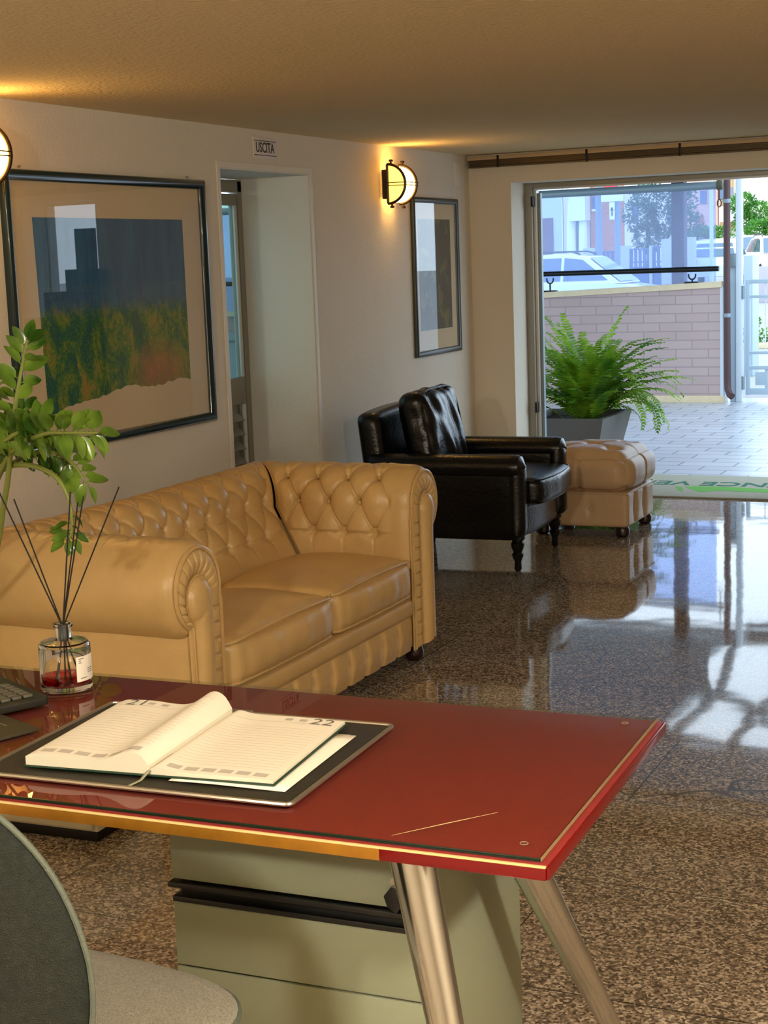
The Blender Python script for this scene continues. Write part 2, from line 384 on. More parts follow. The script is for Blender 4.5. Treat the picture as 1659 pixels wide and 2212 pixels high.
def text_mesh(s, size, ext=.0005, sx=1.0, spacing=1.0, bold=0.0):
    cu = bpy.data.curves.new('txt', 'FONT'); cu.body = s; cu.size = size; cu.extrude = ext; cu.align_x = 'CENTER'; cu.align_y = 'CENTER'; cu.space_character = spacing; cu.offset = bold
    cu.resolution_u = 3
    o = bpy.data.objects.new('txt', cu); COL.objects.link(o)
    dg = bpy.context.evaluated_depsgraph_get(); me = bpy.data.meshes.new_from_object(o.evaluated_get(dg)); bpy.data.objects.remove(o)
    for v in me.vertices: v.co.x *= sx
    return me
def text_part(name, s, size, M, m, parent=None, **kw):
    me = text_mesh(s, size, **kw); me.transform(M); me.materials.clear(); me.materials.append(MT[m])
    o = bpy.data.objects.new(name, me); COL.objects.link(o); o.parent = parent; return o
def quad_wall(bm, x0, x1, z0, z1, holes, y0, y1, axis='x'):
    """a wall slab with rectangular holes (h = (u0,u1,z0,z1)); runs along x (or y) with thickness y0..y1"""
    us = sorted({x0, x1, *[h[0] for h in holes], *[h[1] for h in holes]}); zs = sorted({z0, z1, *[h[2] for h in holes], *[h[3] for h in holes]})
    for a, b in zip(us, us[1:]):
        for c, d in zip(zs, zs[1:]):
            m = ((a+b)/2, (c+d)/2)
            if any(h[0] < m[0] < h[1] and h[2] < m[1] < h[3] for h in holes): continue
            if axis == 'x': box(bm, (a, y0, c), (b, y1, d))
            else: box(bm, (y0, a, c), (y1, b, d))
    bmesh.ops.remove_doubles(bm, verts=bm.verts, dist=1e-5)
    # drop interior duplicate faces
    seen = {}
    for f in bm.faces:
        k = tuple(sorted((round(v.co.x, 4), round(v.co.y, 4), round(v.co.z, 4)) for v in f.verts)); seen.setdefault(k, []).append(f)
    dl = [f for fs in seen.values() if len(fs) > 1 for f in fs]
    if dl: bmesh.ops.delete(bm, geom=dl, context='FACES')
    return bm
# ================================================================== THE ROOM
X0, YF, ZC = -3.88, 9.9, 2.272
XREV = PY(1103, 394, YF).x; YFR = PX(1136, 600, XREV).y
struct('floor', box(B(), (-4.4, -3.6, -.1), (3.5, 10.08, 0)), 'granite')
struct('ceiling', box(B(), (-4.4, -3.6, ZC), (3.5, YF, ZC+.15)), 'ceiling')
bm = quad_wall(B(), -3.6, YF, 0, ZC, [(6.645, 7.58, 0, 2.075)], X0-.5, X0, axis='y')
struct('wall_left', bm, 'wall')
OPX1 = -1.62
bm = quad_wall(B(), -4.4, 3.4, 0, ZC, [(XREV, OPX1, 0, 2.085), (-.87, -.2, .75, 2.14)], YF, YF+.42, axis='x')
struct('wall_front', bm, 'wall')
struct('wall_right', box(B(), (3.3, -3.6, 0), (3.5, YF, ZC)), 'wall')
struct('wall_back', box(B(), (-4.4, -3.7, 0), (3.5, -3.6, ZC)), 'wall')
# casing line round the side-door recess
bm = B()
for a, b in (((6.615, 0), (6.645, 2.105)), ((7.58, 0), (7.61, 2.105)), ((6.645, 2.075), (7.58, 2.105))):
    box(bm, (X0, a[0], a[1]), (X0+.006, b[0], b[1]), .002)
struct('trim_1', bm, 'trimw')
# pale lining of the recess
bm = B(); box(bm, (X0-.42, 7.574, 0), (X0-.002, 7.58, 2.075)); box(bm, (X0-.42, 6.645, 0), (X0-.002, 6.651, 2.075)); box(bm, (X0-.42, 6.651, 2.069), (X0-.002, 7.574, 2.075))
struct('trim_2', bm, 'reveal')
# side door: aluminium frame, glazed above, louvred below
XD = -4.30
d = thing('door_1', 'grey aluminium side door with tall glass pane and louvred lower panel, in the wall recess', 'door', (XD, 7.11, 0)); d['kind'] = 'structure'
bm = B(); hw = .46
box(bm, (-.04, -hw, 0), (.012, -hw+.05, 2.06), .003); box(bm, (-.04, hw-.045, 0), (.012, hw, 2.06), .003); box(bm, (-.04, -hw, 2.0), (.012, hw, 2.065), .003)
part('door_frame', bm, 'alu', d)
bm = B(); gy1 = .375
box(bm, (-.02, -hw+.055, .02), (.015, -hw+.12, 1.99), .004); box(bm, (-.02, gy1, .02), (.008, gy1+.035, 1.99), .004)
box(bm, (-.02, -.36, 1.93), (.015, gy1, 1.99), .004); box(bm, (-.02, -.36, .865), (.015, gy1, 1.01), .004); box(bm, (-.02, -.36, .02), (.015, gy1, .12), .004)
lf = part('door_leaf', bm, 'alu', d)
bm = B(); box(bm, (.0, gy1-.004, 1.012), (.012, gy1+.022, 1.93), .002); box(bm, (.0, gy1-.004, .12), (.012, gy1+.022, .862), .002)
part('glazing_bead', bm, 'aluw', d, label='white glazing bead')
MT['door_glass'] = thin_glass('tinted_door_glass', (172, 188, 184), 1.6)
part('glass_pane', box(B(), (-.004, -.34, 1.01), (.004, gy1, 1.93)), 'door_glass', d)
bm = B()
for k in range(9): box(bm, (-.012, -.34, 0), (.012, gy1-.02, .004), 0, M=Matrix.Translation((0, 0, .17+k*.078)) @ Matrix.Rotation(.7, 4, 'Y') @ Matrix.Scale(2.6, 4, (1, 0, 0)))
part('louvre', bm, 'alu', d)
part('louvre_light_block', box(B(), (-.03, -.40, .02), (-.025, gy1+.03, .87)), 'alu', d)  # added behind the louvres to block the daylight showing through
bm = B(); tube(bm, [(.02, -.34, 1.0), (.06, -.34, 1.0), (.06, -.24, 1.0)], .009); part('door_handle', bm, 'black', d)
# front glazing frame (door and window in one aluminium frame)
d = thing('door_2', 'wide glazed entrance in the front wall, grey aluminium frame, standing open', 'door', (XREV, YFR, 0)); d['kind'] = 'structure'
ztop = PY(1500, 391, YFR+.02).z; w = OPX1-XREV
bm = B(); fx = PY(1152, 600, YFR).x-XREV; fx2 = PY(1164, 600, YFR+.05).x-XREV
box(bm, (0, 0, 0), (fx, .09, 2.085), .004); box(bm, (w-.05, 0, 0), (w, .09, 2.085), .004); box(bm, (fx, 0, ztop+.012), (w-.05, .09, 2.085), .004)
part('door_frame', bm, 'alu', d)
bm = B(); box(bm, (fx, .03, 0), (fx2, .085, ztop+.012), .004); box(bm, (fx2, .03, ztop), (w-.05, .085, ztop+.014), .003)
part('inner_frame', bm, 'aluw', d, label='pale aluminium inner frame')
bm = B()
for z in (.55, 1.93): box(bm, (fx-.004, -.012, z), (fx+.012, .03, z+.07), .003)
part('hinge', bm, 'blackm', d, label='black hinges')
bm = B(); box(bm, (fx2, .05, .02), (fx2+.022, .085, 2.02), .002)
part('leaf_edge', bm, 'greyblue', d)
# second window further right on the front wall (out of frame, seen mirrored in the picture glass)
d = thing('window_1', 'tall front window right of the entrance with white frame and dark notice', 'window', (-.535, YF+.3, 1.3)); d['kind'] = 'structure'
bm = B()
for a, b in (((-.335, -.55), (-.325, .84)), ((.325, -.55), (.335, .84)), ((-.325, .82), (.325, .84)), ((-.325, -.55), (.325, -.53))): box(bm, (a[0], 0, a[1]), (b[0], .05, b[1]), .003)
part('window_frame', bm, 'trimw', d)
part('glass_pane', box(B(), (-.325, .02, -.53), (.325, .026, .82)), 'glass', d)
part('notice', box(B(), (-.10, .028, .30), (.10, .031, .64)), mat('dark_notice', (70, 66, 66), .8), d)
# cover plate, nails and scuffs on the left wall
bm = B(); a = PX(979, 350, X0); b = PX(996, 403, X0)
tag(obj('cover_plate', box(B(), (X0-.003, a.y, b.z), (X0+.008, b.y, a.z), .003), 'wall'), 'small blank rectangular cover plate painted wall colour, near the corner under the ceiling', 'cover plate')

# ------------------------------------------------------------------ exit sign
s_ = thing('exit_sign', 'small white USCITA exit sign with black lettering above the recessed side door', 'sign', (X0, 7.10, 2.185))
part('sign_plate', box(B(), (0, -.115, -.053), (.006, .115, .053), .002), mat('sign_white', (226, 214, 208), .6), s_)
Mx = Matrix(((0, 0, 1, .0065), (1, 0, 0, 0), (0, 1, 0, 0), (0, 0, 0, 1)))
Mx2 = Matrix(((0, 0, 1, .0065), (1, 0, 0, 0), (0, 1, 0, 0), (0, 0, 0, 1)))
text_part('lettering', 'USCITA', .070, Mx2, 'black', s_, sx=.80, bold=.0012)
bm = B()
for z in (.033, -.037): box(bm, (.006, -.114, z), (.0072, .116, z+.0035))
part('rule_line', bm, 'black', s_)

# ------------------------------------------------------------------ framed pictures
pc = thing('framed_painting', 'large dark green framed abstract painting, blue above green and orange, on the left wall', 'framed picture', (X0, 5.72, 1.45))
def frame_bm(y0, y1, z0, z1, w, dpt):
    bm = B()
    prof = [(0, 0), (0, dpt*.7), (w*.2, dpt*.95), (w*.5, dpt), (w*.8, dpt*.8), (w, dpt*.45), (w, 0)]   # (inward, out of wall)
    cs = [(y0, z0, 1, 1), (y1, z0, -1, 1), (y1, z1, -1, -1), (y0, z1, 1, -1)]
    rings = [[bm.verts.new((x, cy+sy*i, cz+sz*i)) for i, x in prof] for cy, cz, sy, sz in cs]
    for k in range(4):
        a, b = rings[k], rings[(k+1) % 4]
        for j in range(len(prof)-1): bm.faces.new((a[j], a[j+1], b[j+1], b[j]))
    return bm
fy0, fy1, fz0, fz1 = 4.975-5.72, 6.465-5.72, .885-1.45, 2.007-1.45
part('frame', frame_bm(fy0, fy1, fz0, fz1, .042, .034), 'frame_green', pc, angle=50)
part('mat_board', box(B(), (.002, fy0+.03, fz0+.03), (.008, fy1-.03, fz1-.03)), 'matboard', pc)
bm = B()
ay0, ay1, az1, = 5.158-5.72, 6.27-5.72, 1.825-1.45
top = [(ay0, az1), (ay1, az1)]; rnd = random.Random(3)
bot = []
K = 40
for k in range(K+1):
    t = k/K; y = ay1+(ay0+.02-ay1)*t; zb = (1.10-1.45)+(-.0)*t
    z = zb+.01*math.sin(t*17)+rnd.uniform(-.006, .006)
    if t > .62: z -= .05*math.sin((t-.62)/.38*PI*.62)
    bot.append((y, z))
vs = [bm.verts.new((.0085, y, z)) for y, z in top+bot]; bm.faces.new(vs)
r_ = bmesh.ops.extrude_face_region(bm, geom=bm.faces[:]); bmesh.ops.translate(bm, vec=(.002, 0, 0), verts=[v for v in r_['geom'] if isinstance(v, bmesh.types.BMVert)])
part('painting', bm, 'art', pc, smooth=False)
part('picture_glass', box(B(), (.017, fy0+.036, fz0+.036), (.019, fy1-.036, fz1-.036)), 'glass', pc, smooth=False)
for y in (-.62, .62): part('nail', lathe(B(), [(.004, 0), (.005, .012), (0, .014)], (0.0, y, fz1+.012), 8, axis='x'), 'brushed', pc)
ps = thing('framed_print', 'small dark framed print with cream mat beside the front corner, above the black armchair', 'framed picture', (X0, 9.275, 1.497))
fy0, fy1, fz0, fz1 = 8.905-9.275, 9.635-9.275, 1.012-1.497, 1.985-1.497
part('frame', frame_bm(fy0, fy1, fz0, fz1, .035, .028), 'frame_dk', ps, angle=50)
part('mat_board', box(B(), (.002, fy0+.025, fz0+.025), (.007, fy1-.025, fz1-.025)), 'matboard', ps)
part('print', box(B(), (.007, 9.00-9.275, 1.17-1.497), (.009, 9.515-9.275, 1.855-1.497)), 'art_dark', ps)
part('picture_glass', box(B(), (.015, fy0+.03, fz0+.03), (.017, fy1-.03, fz1-.03)), 'glass', ps, smooth=False)

# ------------------------------------------------------------------ half-round bulkhead wall lamps
def wall_lamp(y0, label):
    L_ = thing('wall_lamp', label, 'wall lamp', (X0, y0, 2.048), 0, None)
    R_, ln = .112, .165
    part('back_plate', box(B(), (0, .01, -.085), (.04, ln-.01, .085), .005), 'blackm', L_)
    def half(y, r, n=24): return [(.04+r*math.sin(PI*k/n), y, r*math.cos(PI*k/n)) for k in range(n+1)]
    bm = B(); grid(bm, lambda u, v: Vector((.04+R_*.93*math.sin(PI*u), .006+(ln-.012)*v, R_*.93*math.cos(PI*u))), 25, 3)
    part('glass_shade', bm, 'bulb', L_)
    for nm, y in (('end_glass', .004), ('end_glass', ln-.004)):
        bm = B(); vs = [bm.verts.new(p) for p in half(y, R_*.93)]; bm.faces.new(vs)
        e = part(nm, bm, 'bulb_side', L_, smooth=False, label='yellow frosted end pane')
        bm = B(); s = -1 if y < ln/2 else 1
        tube(bm, [(.042+.078*math.sin(PI*k/16), y+s*.001, .078*math.cos(PI*k/16)) for k in range(17)], .0025, 6)
        part('lens_ring', bm, 'bulb_side', e)
    for y in (0, ln):
        bm = B(); tube(bm, half(y, R_)+[], .0085, 8); tube(bm, [(.04, y, -R_), (.04, y, R_)], .0085, 8)
        part('rim', bm, 'lampframe', L_, label='dark bronze half-round rim')
    bm = B()
    for z in (.006, -.010):
        pts = [(.045, -.012, z), (.04+R_*.75, -.012, z), (.04+R_+.014, -.012+.02, z), (.04+R_+.014, ln-.008, z), (.04+R_*.75, ln+.012, z), (.045, ln+.012, z)]
        tube(bm, pts, .0028, 6)
    part('guard_wire', bm, 'lampframe', L_)
    for y in (0, ln):
        for s in (1, -1):
            bm = B(); lathe(bm, [(.006, R_), (.006, R_+.012), (.013, R_+.013), (.013, R_+.024), (.005, R_+.027)] if s > 0 else [(.005, -R_-.027), (.013, -R_-.024), (.013, -R_-.013), (.006, -R_-.012), (.006, -R_)], (.065, y, 0), 10)
            part('thumb_screw', bm, 'lampframe', L_)
    return L_
wall_lamp(8.50, 'lit half-round bulkhead lamp on the left wall above the small framed print')
wall_lamp(4.70, 'lit half-round bulkhead lamp by the top left corner of the large painting')

# ------------------------------------------------------------------ raised venetian blind over the entrance
bl = thing('venetian_blind', 'raised bronze venetian blind with cream headrail along the top of the front wall', 'blind', (X0, YF, 2.262))
part('headrail', box(B(), (.01, -.06, -.026), (4.6, -.003, 0), .003), 'headrail', bl)
bm = B()
for k in range(9): box(bm, (.02, -.057+(k % 2)*.002, -.031-k*.0038), (4.59, -.006, -.0285-k*.0038))
part('slats', bm, 'bronze', bl)
part('bottom_rail', box(B(), (.02, -.058, -.074), (4.59, -.006, -.064), .003), 'bronze', bl)
for k in range(8):
    bm = B(); x = .22+.6*k; box(bm, (x, -.0635, -.078), (x+.014, -.059, .0), .001)
    part('ladder_clip', bm, 'blackm', bl)

# ------------------------------------------------------------------ unseen ceiling lamps added to brighten the room
MT['fill_glass'] = mat('fill_lamp_glass', (255, 240, 215), .5, emit=(255, 226, 180), estr=3)
def fill_lamp(x, y, e, label):
    c = thing('fill_light', label, 'added fill light', (x, y, ZC), 0, 'added round fill lights behind the viewer')
    part('base', lathe(B(), [(.0, 0), (.19, 0), (.19, -.02), (.0, -.02)], (0, 0, 0), 24), 'trimw', c)
    part('diffuser', lathe(B(), [(.18, -.02), (.17, -.05), (.10, -.075), (0, -.08)], (0, 0, 0), 24), 'fill_glass', c)
    l = bpy.data.lights.new('fill_light_lamp', 'POINT'); l.shadow_soft_size = .09; l.energy = e; l.color = (1, .91, .76)
    o = bpy.data.objects.new('fill_light_lamp', l); COL.objects.link(o); o.parent = c; o.location = (0, 0, -.19)
FILL = [(-1.4, -.6, 115), (.9, 1.0, 140)]
for x, y, e in FILL: fill_lamp(x, y, e, 'added round opal fill light, lit, out of frame near the desk')
# ================================================================== TAN CHESTERFIELD SOFA
sf = thing('chesterfield_sofa', 'tan leather two-seat chesterfield sofa with deep-buttoned back, behind the desk', 'sofa', (-2.925, 4.83, 0))
XFR, YA, YB, XBK = .46, -.70, .74, -.03      # local: front plane, inner faces of the arms, inner face of the back at the seat
def prof_pt(t):
    """inner foot of the upholstery -> over the roll -> under it; returns (arm offset, back offset, z)"""
    # straight rise then 3/4 circle
    s1 = .26
    if t < s1:
        k = t/s1; z = .40+k*.235; oa = .005*k-.006*math.sin(k*PI); ob = .12*k**1.1; return oa, ob, z
    k = (t-s1)/(1-s1); a = PI*1.02-k*PI*1.45     # angle measured from +o axis, starts pointing inward
    ra, za = .145, .645
    oa = .150+ra*math.cos(a); z = za+ra*1.05*math.sin(a)
    ob = .12+.145*.9+.150*math.cos(a)*.95
    ob += (1-k)**2*.010
    return oa, ob, z
PITCH_B = .137
def tuft(s, v):
    """relief of the buttoned leather; buttons sit where both s+v/2 and s-v/2 are whole numbers"""
    def line(d, w): return math.exp(-(d/w)**2)
    if v <= 0:
        d = abs(s-round(s)); r2 = d*d+(v*.9)**2
        sag = .16*(1-(2*d)**2)
        return .006*line(d, .05)*math.exp(v/.45) + .0045*math.exp(-((v+sag*.8)/.07)**2) + .020*math.exp(-r2/.012) + .010*math.exp(-r2/.06)
    p, q = s+v/2, s-v/2; dp, dq = abs(p-round(p)), abs(q-round(q))
    fade = 1.0 if v < 2 else max(0, 1-(v-2)/1.5)
    c = .0065*max(line(dp, .045), line(dq, .045))*fade
    if v <= 2.3:
        r2 = dp**2+dq**2; c += .022*math.exp(-r2/.012) + .011*math.exp(-r2/.07)
    c -= .010*(math.sin(PI*dp)*math.sin(PI*dq))**.8*fade
    if v > 2:
        d = abs(s-round(s)); c += .007*line(d, .06)*max(0, 1-(v-2)/2.4)
    return c
KN = ((.158, 0), (.291, 1), (.415, 2))
def rowpos(t):
    if t < KN[1][0]: return (t-KN[0][0])/(KN[1][0]-KN[0][0])
    return 1+(t-KN[1][0])/(KN[2][0]-KN[1][0])
def trow(v): return KN[v][0]
s1_ = .26
def frame_surface(seg):
    bm = B(); NV = 150
    if seg == 'back':
        n, NS = 10, 420
        def base(u, t):
            oa, ob, z = prof_pt(t)
            camel = -.010*math.sin(PI*u)*max(0, (z-.6)/.2)
            return Vector((XBK-ob, (YA-oa)+(YB+oa-(YA-oa))*u, z+camel))
    else:
        n, NS = 5, 260
        sg = -1 if seg == 'near' else 1; y0 = YA if seg == 'near' else YB
        def base(u, t):
            oa, ob, z = prof_pt(t)
            xb = XBK-ob; x = xb+(XFR-.012-xb)*u
            k = min(1, max(0, (x-(XFR-.012-.05))/.05)); ins = .030*(1-math.sqrt(max(0, 1-k*k)))
            if t < s1_: oa += ins
            else:
                dy_, dz_ = oa-.150, z-.645; L_ = math.hypot(dy_, dz_); oa = .150+dy_*(L_-ins)/L_; z = .645+dz_*(L_-ins)/L_
            return Vector((x, y0+sg*oa, z))
    vs = []
    def surf(u, v):
        t = v; p = base(u, t); e = 1e-3
        du = base(min(1, u+e), t)-base(max(0, u-e), t); dv = base(u, min(1, t+e))-base(u, max(0, t-e))
        nn = du.cross(dv); nn = nn.normalized() if nn.length > 0 else Vector((0, 0, 1))
        ctr = Vector((.1, .02, .55))
        cc = base(u, .62); cc = Vector((p.x, p.y, .6))
        # outward = away from roll centre
        oa, ob, z = prof_pt(.6)
        if seg == 'back':
            if t < .26:
                if nn.x < 0: nn = -nn
            else:
                rc = Vector((XBK-.25, p.y, .645)); 
                if nn.dot(p-rc) < 0: nn = -nn
        else:
            sg_ = -1 if seg == 'near' else 1
            rc = Vector((p.x, (YA if seg == 'near' else YB)+sg_*.15, .645))
            if t < .26:
                if nn.y*sg_ > 0: nn = -nn
            elif nn.dot(p-rc) < 0: nn = -nn
        if seg == 'back': s = p.y/.150
        else: s = (p.x-.02)/PITCH_B
        r = rowpos(t); rel = tuft(s, r)
        edge = 1.0
        if seg != 'back': edge = max(0, min(1, (.375-p.x)/.06))
        if seg == 'near' and t > .62: edge *= .25
        # mitre crease at the corner
        cr = 0
        if seg == 'back': dd = min(u, 1-u)*1.5
        else: dd = u*.6
        cr = .007*math.exp(-(dd/.010)**2); cf = min(1, dd/.050); cf = cf*cf*(3-2*cf)
        wr = noise.noise(p*7)*.0025
        return p - nn*((rel*edge*1.05)*cf + cr) + nn*wr*cf
    grid(bm, surf, NS, NV)
    return bm
bk = part('backrest', frame_surface('back'), 'tan', sf, angle=180)
buttons = []
def arm(seg):
    sg = -1 if seg == 'near' else 1; y0 = YA if seg == 'near' else YB
    bm = frame_surface(seg)
    # flat outer side panel below the roll
    a = part('arm', bm, 'tan', sf, angle=180)
    bm = B(); yo = y0+sg*.200
    rbox(bm, (-.52, min(y0+sg*.02, yo), .07), (XFR-.015, max(y0+sg*.02, yo), .58), .02, n=(10, 4, 10))
    part('arm_side', bm, 'tan', a)
    # scroll front: pad, pleats, piping (in the plane x = XFR)
    yc, zc = y0+sg*.150, .648
    def outer(t):   # outline from inner foot over the roll to the outer foot
        if t < .35: return (y0+sg*(.026), .07+(.60-.07)*(t/.35))
        if t < .80:
            k = (t-.35)/.45; a_ = PI+ -k*PI*1.36
            return (yc+sg*.124*math.cos(a_), zc+.126*math.sin(a_)) 
        k = (t-.80)/.20
        p0 = (yc+sg*.124*math.cos(-.36*PI), zc+.126*math.sin(-.36*PI)); k2 = min(1, k*3)
        y = p0[0]+(y0+sg*.20-p0[0])*k2; return (y, p0[1]-(p0[1]-.07)*k)
    def inner(t):
        if t < .35: return (y0+sg*.095, .075+(.60-.075)*(t/.35))
        if t < .80:
            k = (t-.35)/.45; a_ = PI*.97 - k*PI*1.30
            return (y0+sg*.155+sg*.064*math.cos(a_), .615+.075*math.sin(a_))
        k = (t-.80)/.20; p0 = (y0+sg*.155+sg*.064*math.cos(-.33*PI), .615+.075*math.sin(-.33*PI)); k2 = min(1, k*3)
        y = p0[0]+(y0+sg*.185-p0[0])*k2; return (y, p0[1]-(p0[1]-.075)*k)
    bm = B()
    def ring(u, w):
        o, i = outer(u), inner(u); y = o[0]+(i[0]-o[0])*w; z = o[1]+(i[1]-o[1])*w
        act = 1 if u < .79 else .0
        dd_ = abs(u*30-round(u*30)); pl = (-.009*math.exp(-(dd_/.10)**2)+.003)*act*math.sin(PI*w)
        x = XFR-.012+.014*math.sin(PI*w)+pl
        return Vector((x, y, z))
    grid(bm, ring, 420, 9)
    part('pleated_facing', bm, 'tan', a, angle=180)
    bm = B()
    M_ = 60; cen = (y0+sg*.14, .6)
    prev = None
    # domed pad: loops shrinking to the spine of the keyhole
    def pad(u, w):
        i = inner(u); 
        sy, sz = (y0+sg*.142, min(.60, max(.10, i[1]))) 
        if i[1] > .52: sy = y0+sg*.148; sz = .60
        y = i[0]+(sy-i[0])*w; z = i[1]+(sz-i[1])*w
        return Vector((XFR-.010+.036*math.sqrt(max(0, 1-(1-w)**2.2)), y, z))
    grid(bm, pad, M_*2, 8)
    part('front_pad', bm, 'tan', a, angle=180)
    bm = B()
    tube(bm, [(XFR-.008, *outer(k/120)) for k in range(121)], .007, 6)
    tube(bm, [(XFR-.006, *inner(k/120)) for k in range(121)], .0045, 6)
    tube(bm, [(XFR-.010, y0+sg*.012, .07), (XFR-.010, y0+sg*.012, .60)], .004, 6)
    part('piping', bm, 'tan', a)
    return a
an = arm('near'); af = arm('far')
# buttons
def btn(seg, nrow):
    out = []
    for row in range(3):
        t = trow(row); off = .5 if row % 2 else 0; oa, ob, z = prof_pt(t)
        if seg == 'back':
            for k in range(-6, 7):
                y = (k+off)*.150
                if not (YA-oa+.06 < y < YB+oa-.06): continue
                out.append((Vector((XBK-ob, y, z)), Vector((.9, 0, .25+.25*row)).normalized()))
        else:
            sg = -1 if seg == 'near' else 1
            for k in range(-4, 4):
                x = .02+(k+off)*PITCH_B
                if not (XBK-ob+.05 < x < .33): continue
                out.append((Vector((x, (YA if sg < 0 else YB)+sg*oa, z)), Vector((0, -sg, .05+.35*row)).normalized()))
    return [(p-nr_*.026, nr_) for p, nr_ in out]
for seg, par in (('back', bk), ('near', an), ('far', af)):
    bs = btn(seg, 2)
    first = None
    for p, nrm in bs:
        if first is None:
            bm = B(); lathe(bm, [(.0085, -.006), (.0085, .001), (.006, .0045), (0, .0055)], (0, 0, 0), 10)
            first = part('button', bm, 'tan', par); o = first
        else:
            o = first.copy(); COL.objects.link(o); o.parent = par
        o.matrix_parent_inverse = Matrix.Identity(4)
        o.location = p; o.rotation_euler = nrm.to_track_quat('Z', 'Y').to_euler()
# seat cushions with piping
def cushion(y0, y1, bulge):
    def dsp(p, q, nr):
        c = (1-q.x**2)*(1-q.y**2)
        d = Vector((0, 0, (1 if q.z > 0 else 0)*.052*c**.8))
        fr = max(0, q.x)**3*(1-abs(q.y)**3)*(1-q.z*q.z)
        d.x += .030*fr*bulge
        w = noise.noise(Vector((p.x*7, p.y*22, p.z*4)))
        if q.x > .8: d.x += .006*w
        d.z += .004*noise.noise(p*6)
        return d
    bm = B(); rbox(bm, (-.05, y0+.004, .285), (XFR+.0, y1-.004, .445), (.05, .05, .035), dsp, (26, 40, 14))
    c = part('seat_cushion', bm, 'tan', sf, angle=180)
    # piping at top and bottom of the front border
    bm = B()
    for z in (.436, .302):
        pts = []
        for k in range(60):
            a_ = k/59; y = y0+.012+(y1-y0-.024)*a_; e = min(a_, 1-a_); rr = .05
            x = XFR-.006+.022*bulge*(1-abs(2*a_-1)**3)*(.55)
            dy = min(y-y0, y1-y)
            if dy < rr: x -= rr*(1-math.sqrt(max(0, 1-((rr-dy)/rr)**2)))
            zz = z+(.014*(1-(2*a_-1)**2) if z > .4 else 0)
            pts.append((x, y, zz))
        tube(bm, pts, .0065, 8)
    part('piping', bm, 'tan', c)
cushion(YA+.002, .045, 1.2); cushion(.05, YB-.002, 1.0)
# front: rolled rail and button-channelled panel
bm = B(); rbox(bm, (.30, YA-.01, .205), (XFR+.005, YB+.01, .288), (.035, .02, .035), None, (8, 30, 8)); part('front_rail', bm, 'tan', sf, angle=180)
bm = B()
def pan(u, v):
    y = YA+(YB-YA)*u; z = .075+.145*v; s = u*10; d = abs(s-round(s))
    rel = .014*math.exp(-(d/.09)**2)+.012*math.exp(-((d/.16)**2+((v-.5)/.16)**2))
    return Vector((XFR-.012-rel+.012*math.sin(PI*v), y, z))
grid(bm, pan, 220, 18); fp = part('front_panel', bm, 'tan', sf, angle=180)
b0 = None
for k in range(1, 10):
    if b0 is None:
        bm = B(); lathe(bm, [(.009, -.004), (.009, .001), (.006, .005), (0, .006)], (0, 0, 0), 10); b0 = part('button', bm, 'tan', fp); o = b0
    else: o = b0.copy(); COL.objects.link(o); o.parent = fp
    o.location = (XFR-.024, YA+(YB-YA)*k/10, .147); o.rotation_euler = (0, PI/2, 0)
bm = B(); rbox(bm, (-.55, YA-.1, .07), (XFR-.03, YB+.1, .30), .02, None, (4, 4, 4)); box(bm, (-.56, YA-.15, .07), (-.34, YB+.15, .60), .03); part('base', bm, 'tan', sf)
for x in (.40, -.45):
    for y in (YA-.12, YB+.12):
        part('foot', lathe(B(), [(.022, 0), (.036, .012), (.040, .035), (.034, .06), (.026, .072)], (x, y, 0), 16), 'dkwood', sf, label='dark wooden bun foot')
# ================================================================== BLACK ARMCHAIR
AR = math.radians(3.0)
ac = thing('armchair', 'black leather club armchair with loose back pillow and turned legs, beside the sofa', 'armchair', (-3.09, 7.87, 0), AR)
def bl_noise(s, a): return lambda p, q, nr: nr*(noise.noise(p*s)*a)
def side(sg):
    bm = B(); yo, yi = sg*.455, sg*.33
    rbox(bm, (-.44, min(yo, yi), .17), (.375, max(yo, yi), .56), (.03, .03, .03), None, (10, 6, 10))
    # rolled arm top with rounded nose
    def roll(u, v):
        x = -.46+.86*u; a = 2*PI*v; k = max(0, (u-.94)/.06); r = math.sqrt(max(0, 1-k*k))
        k0 = max(0, (.04-u)/.04); r *= math.sqrt(max(0, 1-k0*k0))
        return Vector((x, sg*.40+.078*r*math.cos(a), .548+.062*r*math.sin(a)))
    grid(bm, roll, 34, 20, cv=True)
    # bulging front post
    rbox(bm, (.30, sg*.39-.068, .18), (.395, sg*.39+.068, .57), (.045, .06, .03), None, (8, 8, 12))
    part('arm', bm, 'blk_leather', ac)
side(-1); side(1)
bm = B()
def bdisp(p, q, nr): return Vector((-.05*(q.z+1)/2*1.4, 0, -.02*q.y*q.y*(q.z > 0)))
rbox(bm, (-.46, -.42, .20), (-.33, .42, .835), (.045, .05, .05), bdisp, (8, 20, 20)); part('backrest', bm, 'blk_leather', ac)
bm = B(); rbox(bm, (-.40, -.34, .17), (.36, .34, .34), .025, lambda p, q, nr: Vector((.03*max(0, q.x)**4*(1-q.y**2), 0, 0)), (10, 16, 8)); part('seat_base', bm, 'blk_leather', ac)
def sd(p, q, nr): return Vector((.03*max(0, q.x)**4*(1-q.y**2), 0, (q.z > 0)*.03*(1-q.x**2)*(1-q.y**2)))+nr*noise.noise(p*9)*.006
bm = B(); rbox(bm, (-.30, -.325, .335), (.445, .325, .475), (.05, .045, .035), sd, (22, 22, 10)); sc_ = part('seat_cushion', bm, 'blk_leather', ac, angle=180)
bm = B()
for z in (.345, .466):
    pts = [(-.2, -.322, z)] + [(.40, -.322, z), (.43, -.30, z)] + [(.438+.026*(1-(2*k/14-1)**2), -.28+.56*k/14, z) for k in range(15)] + [(.43, .30, z), (.40, .322, z), (-.2, .322, z)]
    tube(bm, pts, .0045, 6)
part('piping', bm, 'blk_leather', sc_)
